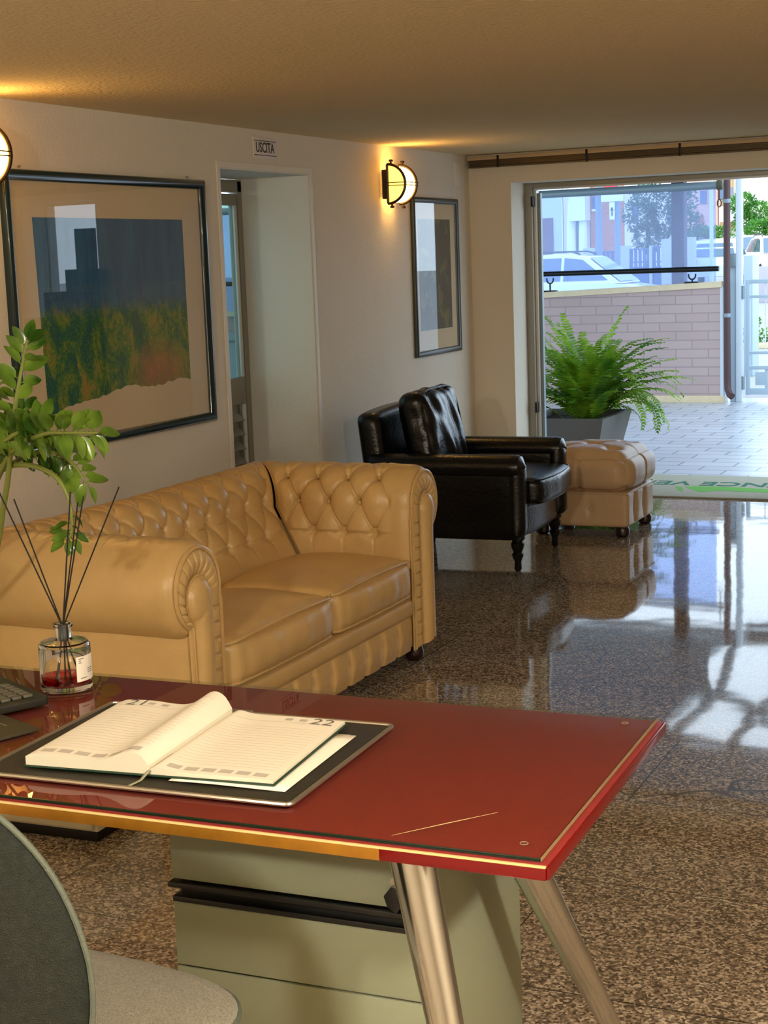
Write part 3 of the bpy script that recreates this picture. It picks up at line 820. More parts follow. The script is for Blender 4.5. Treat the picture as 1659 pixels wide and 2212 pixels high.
# loose back pillow, wrinkled
def pd(p, q, nr):
    c = (1-q.y**2)*(1-q.z**2); sgx = 1 if q.x > 0 else -1
    w = noise.noise(Vector((p.y*16+p.z*5, p.z*7, p.x*6)))
    return Vector((sgx*.035*c, 0, 0)) + nr*w*(.018 if q.x > 0 else .004)
bm = B(); Mp = Matrix.Translation((-.235, .0, .69)) @ Matrix.Rotation(-.20, 4, 'Y')
rbox(bm, (-.075, -.285, -.235), (.075, .285, .23), (.055, .06, .06), pd, (12, 44, 40), M=Mp); pw = part('back_pillow', bm, 'blk_leather', ac, angle=180)
bm = B(); cor = []
for k in range(64):
    a = 2*PI*k/64; c, s = math.cos(a), math.sin(a); pn = (abs(c)**5+abs(s)**5)**(-1/5); cor.append(Mp @ Vector((.066, .275*c*pn, .222*s*pn)))
tube(bm, cor, .005, 6, closed=True); part('piping', bm, 'blk_leather', pw)
for x, y in ((.335, -.36), (.335, .35), (-.39, -.36), (-.39, .35)):
    if x > 0: pr = [(.012, 0), (.020, .012), (.017, .05), (.028, .075), (.031, .088), (.022, .10), (.033, .125), (.036, .145), (.026, .158), (.040, .168), (.040, .19)]
    else: pr = [(.014, 0), (.018, .01), (.03, .18)]
    part('leg', lathe(B(), pr, (x, y, 0), 16), 'blkwood', ac)

# ================================================================== TUFTED OTTOMAN
ot = thing('ottoman', 'beige leather tufted ottoman in front of the planter, right of the black armchair', 'ottoman', (-2.735, 8.86, 0))
hx, hy = .285, .285
def od(p, q, nr):
    d = Vector((0, 0, 0))
    sx, sy = q.x*1.5, q.y*1.5
    if q.z > 0:
        d.z += .038*(1-q.x**4)*(1-q.y**4)
        dd = 0
        for bx in (-1, 0, 1):
            for by in (-1, 0, 1):
                if (bx+by) % 2: continue
                r2 = ((q.x-bx*.55)**2+(q.y-by*.55)**2); dd += .045*math.exp(-r2/.018)
        P_, Q_ = (q.x+q.y)/1.1, (q.x-q.y)/1.1
        dp, dq = abs(P_-round(P_)), abs(Q_-round(Q_))
        ins = 1 if max(abs(q.x), abs(q.y)) < .62 else 0
        dd += .012*max(math.exp(-(dp/.06)**2), math.exp(-(dq/.06)**2))*ins
        if not ins:
            for a, b in ((q.x, q.y), (q.y, q.x)):
                if abs(b) > .5 and abs(b) >= abs(a)-.0:
                    e = abs(a); dd += .006*math.exp(-(e/.03)**2)
        d.z -= dd
    # side creases under the buttons
    if abs(q.z) < .999:
        k = 1-abs(q.z)**3
        e = min(abs(q.x-.0), 9) if abs(q.y) > .95 else min(abs(q.y), 9)
        d -= nr*.012*math.exp(-(e/.03)**2)
        corner = max(0, abs(q.x)+abs(q.y)-1.75)/.25
        d -= nr*.012*abs(math.sin(22*p.z+8*(p.x-p.y)))*corner
        d += nr*.020*k
    d += nr*noise.noise(p*8)*.005
    return d
bm = B(); rbox(bm, (-hx-.012, -hy-.012, .245), (hx+.012, hy+.012, .475), (.10, .10, .095), od, (56, 56, 22)); ct = part('cushion_top', bm, 'tan2', ot, angle=180)
def ob_(p, q, nr):
    d = Vector((0, 0, 0))
    if abs(q.z) < .99:
        s_ = q.y if abs(q.x) > .97 else q.x
        if abs(q.x) > .97:
            for c in (-.4, .3): d -= nr*(.016*math.exp(-((s_-c)/.10)**2))
            for c in (-.4, .3): d -= nr*.014*math.exp(-(((s_-c)/.16)**2+(q.z/.4)**2))
        else:
            s_ -= .22; d -= nr*.004*math.exp(-(s_/.02)**2); d -= nr*.012*math.exp(-((s_/.07)**2+(q.z/.25)**2))
    return d
bm = B(); rbox(bm, (-hx, -hy, .055), (hx, hy, .262), (.03, .03, .02), ob_, (46, 46, 14)); bs_ = part('base', bm, 'tan2', ot, angle=180)
def place_btn(par, locs, m='tan2', r=.010):
    first = None
    for loc, rot in locs:
        if first is None: first = part('button', lathe(B(), [(r, -.004), (r, .001), (r*.7, .005), (0, .006)], (0, 0, 0), 10), m, par); o = first
        else: o = first.copy(); COL.objects.link(o); o.parent = par
        o.location = loc; o.rotation_euler = rot
place_btn(bs_, [((.065, -hy+.004, .158), (PI/2, 0, 0)), ((hx-.022, -.4*hy, .158), (0, PI/2, 0)), ((hx-.022, .3*hy, .158), (0, PI/2, 0))])
place_btn(ct, [((bx*.55*hx, by*.55*hy, .475), (0, 0, 0)) for bx in (-1, 0, 1) for by in (-1, 0, 1) if (bx+by) % 2 == 0])
bm = B(); tube(bm, [(sx_*(hx+.0), sy_*(hy+.0), .252) for sx_, sy_ in ((-1, -1), (1, -1), (1, 1), (-1, 1))], .006, 6, closed=True); part('piping', bm, 'tan2', ct)
for x in (-.24, .24):
    for y in (-.24, .24): part('foot', lathe(B(), [(.028, 0), (.040, .012), (.042, .04), (.034, .058)], (x, y, 0), 16), 'dkwood', ot, label='dark wooden bun foot')
# ================================================================== DESK (its frame is turned 1.7 degrees)
cR = PZ(1180, 1868, .752)
DO = Vector((cR.x, cR.y, 0))      # near right corner of the red top
dk = thing('desk', 'desk with glossy red top under a glass sheet and splayed chrome legs', 'desk', DO, DYAW)
DM = Matrix.Translation(DO) @ Matrix.Rotation(DYAW, 4, 'Z'); DI = DM.inverted()
def dz(px, py, z): return DI @ PZ(px, py, z)     # pixel on the height z -> desk frame
TZ, GZ = .7495, .756
LEN, DEP = 1.75, dz(1416, 1556, TZ).y
bm = B(); box(bm, (-LEN, .0, TZ-.022), (0, DEP, TZ), .003); part('tabletop', bm, 'red', dk)
xb = dz(848, 1818, TZ-.01).x
part('front_edge', box(B(), (xb, -.004, TZ-.021), (0.0, .001, TZ-.002), .0015), 'red_edge', dk, label='glossy bright red edge strip')
part('side_edge', box(B(), (-.001, 0, TZ-.021), (.004, DEP, TZ-.002), .0015), 'red_edge', dk)
part('reflection_edge', box(B(), (-LEN, -.004, TZ-.021), (xb, .001, TZ-.002), .0015), 'edge_reflection', dk, label='golden-brown edge strip, a warm reflection put into its colour')  # warm reflection on the red edge, painted as a golden strip
part('edge_highlight', box(B(), (-LEN, -.005, TZ-.0025), (0, .001, TZ+.0004), .0008), 'lip_highlight_scratch', dk)  # highlight along the upper edge, painted as a cream strip
gx, gy0 = -.012, .012
gy1 = dz(1412, 1550, GZ).y
bm = B(); bm.faces.new([bm.verts.new(p) for p in ((-LEN+.01, gy0, GZ), (gx, gy0, GZ), (gx, gy1, GZ), (-LEN+.01, gy1, GZ))])
gs = part('glass_sheet', bm, 'glass', dk, smooth=False)
MT['desk_glass'] = thin_glass('clear_desk_glass', (236, 240, 228), 1.45, .0)
gs.data.materials[0] = MT['desk_glass']
bm = B(); box(bm, (-LEN+.01, gy0-.0012, TZ+.001), (gx, gy0, GZ-.0002)); part('glass_edge', bm, 'glass_edge', gs)
bm = B(); box(bm, (gx, gy0, TZ+.001), (gx+.0012, gy1, GZ-.0002)); part('glass_edge', bm, mat('pale_green_glass_edge', (150, 140, 104), .2), gs, label='pale bevelled edge')
bm = B()
a, b = dz(846, 1805, GZ), dz(1076, 1755, GZ); tube(bm, [(a.x, a.y, GZ+.0002), ((a.x+b.x)/2, (a.y+b.y)/2+.001, GZ+.0002), (b.x, b.y, GZ+.0002)], [.0002, .0006, .0002], 4)
part('scratch', bm, 'lip_highlight_scratch', gs)
for q in ((1132, 1823), (1350, 1563)):
    c = dz(*q, TZ); bm = B(); tube(bm, [(c.x+.006*math.cos(t*PI/8), c.y+.006*math.sin(t*PI/8), TZ+.001) for t in range(16)], .0007, 4, closed=True); part('glass_pad', bm, 'ink2', dk)
# legs
def cone_leg(top, foot, r0, r1):
    bm = B(); t, f = Vector(top), Vector(foot); tube(bm, [t, t*.6+f*.4, f], [r0, r0*.6+r1*.4, r1], 28)
    lg = part('leg', bm, 'chrome', dk)
    bm = B(); box(bm, (t.x-.05, t.y-.05, TZ-.03), (t.x+.05, t.y+.05, TZ-.0215), .002); part('leg_plate', bm, 'blackm', lg)
    lathe_c = B(); lathe(lathe_c, [(r1+.002, 0), (r1+.002, .01)], (f.x, f.y, 0), 20); part('foot_cap', lathe_c, 'black', lg)
def L2(px, py, Y): return DI @ PY(px, py, Y)
# near right leg: through two seen points
p0 = L2(890, 1850, 2.08); p1 = L2(962, 2212, 2.03); d_ = (p1-p0)
def to_z(p, q, z): t = (z-p.z)/(q.z-p.z); return p+(q-p)*t
cone_leg(to_z(p0, p1, TZ-.025), to_z(p0, p1, .005), .036, .013)
p0 = L2(1152, 1890, 2.40); p1 = L2(1318, 2212, 2.62)
cone_leg(to_z(p0, p1, TZ-.025), to_z(p0, p1, .005), .036, .013)
for y, dy in ((.06, -.05), (DEP-.08, .06)): cone_leg((-LEN+.12, y, TZ-.025), (-LEN+.0, y+dy, .005), .036, .013)

# drawer pedestal under the desk
CA = DI @ PY(378, 2000, 2.20); CBx = (DI @ PY(935, 2000, 2.20)).x
cbw = CBx-CA.x; cy0 = CA.y
cb = thing('drawer_cabinet', 'grey-green drawer pedestal with black grip strips under the red desk', 'drawer cabinet', DM @ Vector((CA.x, cy0, 0)), DYAW)
zc1 = .655; zt = (DI @ PY(620, 1958, 2.2)).z; zseam = (DI @ PY(700, 2140, 2.2)).z
part('body', box(B(), (0, .019, .045), (cbw, .43, zc1), .003), 'cab', cb)
def drawer(z0, z1, grip):
    d_ = part('drawer', box(B(), (0, 0, z0), (cbw, .018, z1), .002), 'cab', cb)
    if grip:
        bm = B(); box(bm, (.002, -.006, z1), (cbw-.0, .016, z1+.010), .002); box(bm, (.01, .012, z1+.008), (cbw-.01, .019, z1+.03)); box(bm, (-.004, -.010, z1+.027), (cbw, .016, z1+.036), .002); part('grip_strip', bm, 'black', d_, label='black recessed grip strip')
drawer(zseam+.002, zt-.020, True); drawer(zt+.020, zc1, False); drawer(.27, zseam-.002, False); drawer(.06, .266, False)
lk = DI @ PY(850, 1925, 2.2)
bm = B(); lathe(bm, [(.009, 0), (.009, -.006), (.004, -.006)], (0, 0, 0), 12); bmesh.ops.rotate(bm, matrix=Matrix.Rotation(-PI/2, 3, 'X'), verts=bm.verts); bmesh.ops.translate(bm, vec=(lk.x-CA.x, 0, lk.z+.012), verts=bm.verts)
l_ = part('lock', bm, 'brushed', cb)
bm = B(); prism(bm, [(-.012, -.024), (.004, -.034), (.018, -.014), (.014, .008), (-.004, .012), (-.018, -.006)], .006, .0015, M=Matrix.Translation((lk.x-CA.x, -.008, lk.z-.005)) @ Matrix.Rotation(PI/2, 4, 'X')); part('key_fob', bm, 'black', l_)
for x in (.05, cbw-.05):
    for y in (.06, .38): part('caster', lathe(B(), [(.02, 0), (.024, .01), (.024, .035), (.012, .045)], (x, y, 0), 12), 'black', cb)

# low white box with dark plinth between desk and sofa, carrying the plant
wb = PZ(213, 1824, 0)
lb = thing('low_cabinet', 'low white cabinet on a dark plinth, seen under the left part of the desk', 'cabinet', wb, .03)
part('plinth', box(B(), (-1.08, .015, 0), (-.012, .33, .035), .002), 'blackm', lb); part('body', box(B(), (-1.10, 0, .035), (0, .34, .30), .004), mat('ivory_laminate', (206, 200, 176), .5), lb)
part('door', box(B(), (-1.09, -.012, .045), (-.012, -.001, .292), .002), mat('ivory_laminate_door', (206, 200, 176), .5), lb)

# ------------------------------------------------------------------ desk pad
DT = GZ+.0005
def dpt(px, py, z=DT): return dz(px, py, z)
nr_, fr_, fl_ = dpt(627, 1745), dpt(845, 1572), dpt(250, 1517)
pw_, pdp = fr_.x-fl_.x, fr_.y-nr_.y
ang = math.atan2(fr_.x-nr_.x, fr_.y-nr_.y)
pd_ = thing('desk_pad', 'black desk pad with a silver metal rim under the open diary', 'desk pad', DM @ Vector((nr_.x, nr_.y, DT)), DYAW-ang*.6)
W, D = pw_, pdp
part('pad', box(B(), (-W+.006, .006, 0), (-.006, D-.006, .006), .001), 'padblk', pd_)
bm = B(); cr = .012
def rr(w0, h0, w1, h1, r, n=5):
    out = []
    for cx_, cy_, a0 in ((w1-r, h0+r, -PI/2), (w1-r, h1-r, 0), (w0+r, h1-r, PI/2), (w0+r, h0+r, PI)):
        for k in range(n+1): a = a0+PI/2*k/n; out.append((cx_+r*math.cos(a), cy_+r*math.sin(a)))
    return out
tube(bm, [(x, y, .0045) for x, y in rr(-W, 0, 0, D, cr)], .0042, 8, closed=True); part('metal_rim', bm, 'brushed', pd_)
c1 = W*.545
part('clip', box(B(), (-c1-.035, D-.012, .0055), (-c1+.035, D+.006, .0098), .001), 'silver', pd_)
PM = pd_.matrix_world.copy() if False else Matrix.Translation(DM @ Vector((nr_.x, nr_.y, DT))) @ Matrix.Rotation(DYAW-ang*.6, 4, 'Z')
# ------------------------------------------------------------------ loose papers and the open diary (frame: spine axis)
zp = DT+.0065
S0 = PZ(322, 1668, zp+.01); S1 = PZ(503, 1540, zp+.014)
dia_yaw = math.atan2(-(S1.x-S0.x), S1.y-S0.y)
dh = (Vector((S1.x, S1.y))-Vector((S0.x, S0.y))).length
di = thing('open_diary', 'open day diary with dark green cover showing pages 21 and 22 on the desk pad', 'diary', (S0.x, S0.y, zp+.0035), dia_yaw)
DIM = Matrix.Translation((S0.x, S0.y, zp+.0035)) @ Matrix.Rotation(dia_yaw, 4, 'Z'); DII = DIM.inverted()
wr_ = (DII @ PZ(740, 1562, zp+.012)).x; wr2 = (DII @ PZ(585, 1690, zp+.012)).x; PWR = (wr_+wr2)/2
wl_ = (DII @ PZ(268, 1514, zp+.02)).x; wl2 = (DII @ PZ(45, 1640, zp+.02)).x; PWL = (wl_+wl2)/2
for k, (dx, dy, rt_) in enumerate(((.012, -.012, -.02), (.018, -.008, -.035))):
    o = thing('loose_sheet', ('lower' if k else 'upper')+' loose white sheet sticking out from under the diary', 'sheet of paper', DIM @ Vector((0, 0, -.0025+.001*(1-k))), dia_yaw+rt_)
    bm = B(); grid(bm, lambda u, v: Vector((.03+(PWR-.02)*u+dx, dy+(dh-.03)*v, .0004+.0008*math.sin(u*5))), 10, 10)
    sh = part('page', bm, 'paper', o, smooth=True)
    sm = sh.modifiers.new('thickness', 'SOLIDIFY'); sm.thickness = .0005
bm = B(); box(bm, (PWL-.004, -.004, 0), (-.006, dh+.004, .0025), .001); box(bm, (-.006, -.004, 0), (.006, dh+.004, .003), .001); box(bm, (.006, -.004, 0), (PWR+.004, dh+.004, .0025), .001)
part('cover', bm, 'cover', di)
def hL(u, v):   # u: 0 outer edge .. 1 spine ; thick block with a bulge beside the spine
    e = .5+.5*v
    base = .020+.004*math.sin(u*3)
    bulge = .020*math.exp(-((u-.86)/.14)**2)*(.75+.55*v)
    dip = -.006*math.exp(-((u-.55)/.2)**2)
    drop = max(0, (u-.93)/.07)
    return (base+bulge+dip)*(1-.45*drop**2)*min(1, .75+u*4)
def hR(u, v):
    return .0045+.011*math.exp(-(u/.16)**2)*min(1, .35+u*10)+.003*math.sin(PI*u)
def block(x0, x1, hf, nm, flip):
    bm = B(); n = 40
    def f(u, w):   # top
        return Vector((x0+(x1-x0)*u, dh*w, .003+hf(u, w)))
    top = grid(bm, f, n, 14)
    lo = [[bm.verts.new((x0+(x1-x0)*i/(n-1), dh*j, .003)) for i in range(n)] for j in (0, 1)]
    for j, jj in ((0, 0), (1, 13)):
        for i in range(n-1):
            fc = bm.faces.new((top[i][jj], top[i+1][jj], lo[j][i+1], lo[j][i])); fc.material_index = 1
    for ii, i in ((0, 0), (n-1, n-1)):
        lo_pts = (lo[0][i], lo[1][i]); prev = None
        vs = [top[ii][j] for j in range(14)]+[lo[1][i], lo[0][i]]
        fc = bm.faces.new(vs); fc.material_index = 1
    return part(nm, bm, ['paper', 'paper_side'], di, angle=45)
PL = block(PWL, -.001, hL, 'left_pages', 0); PR = block(.001, PWR, hR, 'right_pages', 1)
PL['label'] = 'thick curling block of pages dated 21'; PR['label'] = 'thin block of pages dated 22'
def on_page(x, y):
    if x < 0: u = (x-PWL)/(-.001-PWL); return .003+hL(u, y/dh)
    return .003+hR((x-.001)/(PWR-.001), y/dh)
def strip(bm, x0, x1, y0, y1, n=24):
    grid(bm, lambda u, v: Vector((x0+(x1-x0)*u, y0+(y1-y0)*v, on_page(x0+(x1-x0)*u, y0+(y1-y0)*v)+.0005)), n, 2)
for par, xa, xb_ in ((PL, PWL+.018, -.020), (PR, .022, PWR-.014)):
    bm = B()
    for k in range(17): strip(bm, xa, xb_, dh*.14+k*dh*.041, dh*.14+k*dh*.041+.0007)
    part('ruled_line', bm, 'ink2', par)
    bm = B(); strip(bm, xa, xb_, dh*.895, dh*.895+.001)
    ncal = 6; cw = (xb_-xa)/ncal
    for k in range(ncal): strip(bm, xa+cw*k+cw*.12, xa+cw*k+cw*.88, dh*.035, dh*.085, 5)
    part('calendar_row', bm, 'ink2', par)
    bm = B(); s = 1 if par is PR else -1
    xe = PWR-.014 if par is PR else PWL+.018
    for k in (2, 3): strip(bm, xe-s*.028*(k-.1), xe-s*.028*(k-.1)+s*-.014, dh*.925, dh*.965, 4)
    part('moon_calendar', bm, 'ink2', par)
def number(txt, x, y, par):
    me = text_mesh(txt, .046, ext=0)
    for v in me.vertices:
        X_, Y_ = v.co.x+x, v.co.y+y; v.co = Vector((X_, Y_, on_page(X_, Y_)+.0008))
    me.materials.clear(); me.materials.append(MT['ink']); o = bpy.data.objects.new('date_number', me); COL.objects.link(o); o.parent = par
number('21', PWL+.050, dh*.94, PL); number('22', PWR-.036, dh*.94, PR)
bm = B(); rp = [(.004, dh*.25, .012), (.004, dh*.08, .012), (.001, -.004, .010), (-.006, -.02, -.001), (-.014, -.045, -.0025)]
pv = None
for p in rp:
    cur = [bm.verts.new((p[0]-.003, p[1], p[2])), bm.verts.new((p[0]+.003, p[1], p[2]))]
    if pv: bm.faces.new((pv[0], pv[1], cur[1], cur[0]))
    pv = cur
rb_ = part('ribbon_marker', bm, 'ribbon', di); rb_.modifiers.new('thickness', 'SOLIDIFY').thickness = .0006

# ------------------------------------------------------------------ reed diffuser
bc = (PZ(85, 1480, DT)+PZ(205, 1480, DT))/2
bc = PZ(145, 1486, DT)
RB = .053
rd = thing('reed_diffuser', 'glass reed diffuser bottle with red liquid and black reeds on the red desk', 'reed diffuser', (bc.x, bc.y, DT))
hb = PY(145, 1385, bc.y).z-DT; ht = PY(145, 1347, bc.y).z-DT
outp = [(0, 0), (RB-.004, 0), (RB, .004), (RB, hb-.006), (RB-.006, hb), (.019, hb+.004), (.016, hb+.008), (.016, ht-.008), (.020, ht-.006), (.020, ht)]
inp = [(.012, ht), (.012, hb+.006), (.015, hb-.001), (RB-.008, hb-.005), (RB-.0045, hb-.010), (RB-.0045, .016), (RB-.009, .011), (0, .011)]
part('bottle', lathe(B(), outp+inp, (0, 0, 0), 48), 'clear', rd, angle=35)
part('liquid', lathe(B(), [(0, .0112), (RB-.010, .0112), (RB-.0048, .0165), (RB-.0048, .034), (0, .034)], (0, 0, 0), 48), 'liquid', rd)
part('spout_insert', lathe(B(), [(.0105, hb+.0), (.0105, ht-.002), (.006, ht-.002), (.006, hb)], (0, 0, 0), 20), 'greyblue', rd)
bm = B(); a0 = math.radians(-30)
grid(bm, lambda u, v: Vector(((RB+.0006)*math.cos(a0+u*1.05), (RB+.0006)*math.sin(a0+u*1.05), .022+.052*v)), 12, 2)
lbp = part('label', bm, 'paper', rd)
bm = B()
for k, (u0, u1, v) in enumerate(((.1, .35, .9), (.1, .2, .82), (.1, .22, .74), (.5, .85, .45), (.5, .8, .38), (.5, .85, .3), (.15, .45, .12))):
    grid(bm, lambda u, w: Vector(((RB+.0012)*math.cos(a0+(u0+(u1-u0)*u)*1.05), (RB+.0012)*math.sin(a0+(u0+(u1-u0)*u)*1.05), .022+.052*v+.0016*w)), 4, 2)
part('label_print', bm, 'ink', lbp)
for (px, py, dx, dy) in ((257, 1052, -.018, .0), (30, 1078, .018, -.01), (180, 1072, .004, .022), (-8, 1050, .028, .01), (152, 1062, -.006, -.02), (168, 1085, -.01, .012)):
    tip = PY(px, py, bc.y+.02); t = tip-Vector((bc.x, bc.y, DT)); bt = Vector((-t.x*.12+dx*.5, -t.y*.1+dy, .014)); nk = Vector((t.x*.03, t.y*.03, ht))
    bm = B(); tube(bm, [bt, nk, t], .0017, 6); part('reed', bm, 'reed', rd)

# ------------------------------------------------------------------ keyboard and dark card at the left edge
kc = PZ(107, 1503, DT+.020); ka = math.radians(-27)
kb = thing('keyboard', 'black keyboard with grey keys at the left edge of the desk', 'keyboard', (kc.x, kc.y, DT), ka)
bm = B(); prism(bm, [(0, -.17), (0, 0), (0, 0)][:0] or [(-.44, 0), (-.44, -.16), (-.006, -.16), (0, -.154), (0, -.006), (-.006, 0)], .016, .003, M=Matrix.Translation((0, 0, .003))); part('case', bm, 'kbd', kb)
for r_i in range(5):
    for c_i in range(6):
        x = -.022-c_i*.0205; y = -.025-r_i*.0235
        part('key', box(B(), (x-.0175, y-.0195, .019), (x, y, .025), .002), 'key', kb)
cc_ = PZ(85, 1572, DT+.006)
cd = thing('dark_card', 'flat dark card with small silver printing, between keyboard and desk pad', 'card', (cc_.x, cc_.y, DT), math.radians(-22))
part('card', box(B(), (-.22, -.115, 0), (0, 0, .006), .001), mat('olive_black_card', (58, 54, 38), .5), cd)
bm = B(); box(bm, (-.105, -.035, .006), (-.060, -.0335, .0065)); box(bm, (-.105, -.06, .006), (-.05, -.0585, .0065)); part('silver_print', bm, 'silver', cd)

# ------------------------------------------------------------------ upholstered chair
chc = Vector((-1.465, 1.86, 0))
ch = thing('upholstered_chair', 'grey fabric chair with dark green-grey curved back, at the bottom left corner', 'chair', chc, math.radians(-6))
def seat_outline(a):
    c, s = math.cos(a), math.sin(a); n = 3.6; k = (abs(c)**n+abs(s)**n)**(-1/n); return .255*c*k*(1+.04*s), .235*s*k
bm = B()
def seat(u, v):
    x, y = seat_outline(2*PI*u); th = PI*v    # v 0 top centre .. 1 bottom centre
    r = math.sin(th)**.35 if 0 < v < 1 else 0; zz = .435+.028*math.cos(th)
    return Vector((x*r, y*r, zz-.010*(1-r)*(v < .5)+.006*(y/.235)**2))
grid(bm, seat, 72, 24, cu=True); st_ = part('seat', bm, 'fabric_lt', ch, angle=180)
bm = B(); tube(bm, [(seat_outline(2*PI*k/80)[0]*1.0, seat_outline(2*PI*k/80)[1]*1.0, .434+.006*(seat_outline(2*PI*k/80)[1]/.235)**2) for k in range(80)], .005, 6, closed=True); part('piping', bm, 'pipe_lt', st_)
bm = B()
BKY = -.235
def backp(a, r):
    c, s = math.cos(a), math.sin(a); n = 2.5; k = (abs(c)**n+abs(s)**n)**(-1/n)
    x = .02+.272*c*k*r*(1-.10*max(0, s)); z = .70+.250*s*k*r
    y = BKY-.20*(z-.42)*.55+.57*(x-.02)**2
    return Vector((x, y, z))
def back_s(u, v):
    if v <= .5: r = v*2; off = .016*math.sqrt(max(0, 1-r**6)); sd_ = 1
    else: r = (1-v)*2; off = .016*math.sqrt(max(0, 1-r**6)); sd_ = -1
    p = backp(2*PI*u, r); return p+Vector((0, sd_*off, 0))
grid(bm, back_s, 72, 31, cu=True); bk_ = part('backrest', bm, 'fabric_dk', ch, angle=180)
bm = B(); tube(bm, [backp(2*PI*k/80, 1.0) for k in range(80)], .0042, 6, closed=True); part('piping', bm, 'pipe_lt', bk_)
for sx_ in (-1, 1):
    for sy_ in (-1, 1):
        bm = B(); tube(bm, [(sx_*.16, sy_*.15, .42), (sx_*.22, sy_*.22, .0)], [.014, .010], 10); part('leg', bm, 'blackm', ch)
bm = B()
for sx_ in (-.12, .12): tube(bm, [(sx_, -.12, .415), (sx_, -.24, .42), (sx_, -.262, .50), (sx_, -.275, .60)], .010, 8)
part('back_support', bm, 'blackm', ch)
# ================================================================== PLANTS
def leaf(bm, base, d, up, ln, w, curl=.15, n=6):
    d = d.normalized(); sd = d.cross(up).normalized(); up = sd.cross(d).normalized(); rows = []
    for i in range(n+1):
        t = i/n; ww = w*(math.sin(PI*min(1, t**.8))**.75)*.5; c = base+d*ln*t-up*curl*ln*t*t
        rows.append([bm.verts.new(c-sd*ww+up*ww*.35), bm.verts.new(c), bm.verts.new(c+sd*ww+up*ww*.35)])
    for a, b in zip(rows, rows[1:]):
        for k in (0, 1):
            try: bm.faces.new((a[k], a[k+1], b[k+1], b[k]))
            except ValueError: pass
# glossy-leaved pot plant standing on the low cabinet, stems arching into view
YP = 3.62
pcn = Vector((wb.x-.86, wb.y+.17, .30))
zz = thing('zz_plant', 'glossy green zamioculcas plant with arching stems entering at the left, behind the desk', 'potted plant', pcn)
part('pot', lathe(B(), [(.0, 0), (.085, 0), (.11, .15), (.115, .16), (.105, .16), (.10, .145), (0, .145)], (0, 0, 0), 28), mat('white_ceramic', (225, 222, 214), .3), zz)
part('soil', lathe(B(), [(0, .143), (.10, .143), (.10, .15), (0, .152)], (0, 0, 0), 24), 'soil', zz)
def spline(pts, n=40):
    P_ = [Vector(p) for p in pts]; P_ = [P_[0]*2-P_[1]]+P_+[P_[-1]*2-P_[-2]]; out = []
    m = len(P_)-3
    for i in range(n+1):
        x = i/n*m; k = min(int(x), m-1); t = x-k; a, b, c, d = P_[k:k+4]
        out.append(.5*((2*b)+(c-a)*t+(2*a-5*b+4*c-d)*t*t+(3*b-a-3*c+d)*t**3))
    return out
rz = random.Random(11)
def zstem(pix, dep, sizes, t0, nl, lsz, droop=False):
    """pix: points in the photograph's frame, each on its own depth plane Y"""
    pts = [Vector((rz.uniform(-.03, .03), rz.uniform(-.03, .03), .15))]+[PY(x, y, Y)-pcn for (x, y), Y in zip(pix, dep)]
    sp = spline(pts, 60); bm = B(); n = len(sp)
    tube(bm, sp, [.0085*(1-i/n)+.0028 for i in range(n)], 8); st = part('stem', bm, 'zzstem', zz)
    bm = B(); view = Vector((.42, -.9, 0)); 
    for k in range(nl):
        t = t0+(1-t0)*k/(nl-1); i = min(n-2, int(t*(n-1))); p = sp[i]; tg = (sp[i+1]-sp[i]).normalized()
        sd = tg.cross(view).normalized(); s = 1 if k % 2 else -1
        if k == nl-1: dr = tg
        else: dr = (sd*s*rz.uniform(.65, 1.0)+tg*rz.uniform(.35, .75)+Vector((rz.uniform(-.3, .3), rz.uniform(-.6, .35), rz.uniform(-.1, .35))))
        upv = (-view*1+Vector((rz.uniform(-.5, .5), rz.uniform(-.3, .3), rz.uniform(.2, 1.0)))).normalized()
        if abs(dr.normalized().dot(upv)) > .93: upv = Vector((0, 0, 1))
        sz = lsz*rz.uniform(.85, 1.15)*(1-.2*t)
        tube(bm, [p, p+dr.normalized()*.012], .0018, 5)
        leaf(bm, p+dr.normalized()*.010, dr, upv, sz*1.15, sz*.62, rz.uniform(.05, .3), 8)
    lf_ = part('foliage', bm, 'zz', st, angle=180)
zstem([(-40, 1250), (10, 1080), (30, 900), (48, 790), (60, 735)], [3.6, 3.5, 3.4, 3.4, 3.4], 0, .56, 15, .070)
zstem([(-60, 1150), (20, 985), (90, 940), (150, 935), (212, 935)], [3.6, 3.45, 3.35, 3.3, 3.3], 0, .42, 30, .070)
zstem([(-60, 1100), (0, 1018), (60, 1005), (120, 1030), (150, 1085), (155, 1150), (140, 1165)], [3.6, 3.5, 3.45, 3.4, 3.4, 3.4, 3.4], 0, .78, 12, .048)
zstem([(-60, 1080), (30, 1000), (100, 975), (155, 1000), (190, 1050)], [3.65, 3.55, 3.5, 3.5, 3.5], 0, .42, 26, .066)
zstem([(-70, 1200), (-60, 1000), (-40, 900), (-20, 850), (10, 820)], [3.7, 3.6, 3.5, 3.5, 3.5], 0, .45, 15, .066)
zstem([(-90, 1200), (-120, 1000), (-110, 850), (-60, 760), (-30, 715)], [3.7, 3.6, 3.6, 3.6, 3.6], 0, .5, 14, .066)
zstem([(-60, 1090), (-20, 980), (20, 945), (60, 925), (100, 910)], [3.6, 3.45, 3.4, 3.38, 3.36], 0, .4, 24, .068)
zstem([(-60, 1120), (-30, 1010), (0, 960), (20, 930), (55, 885)], [3.6, 3.5, 3.5, 3.5, 3.5], 0, .35, 22, .068)

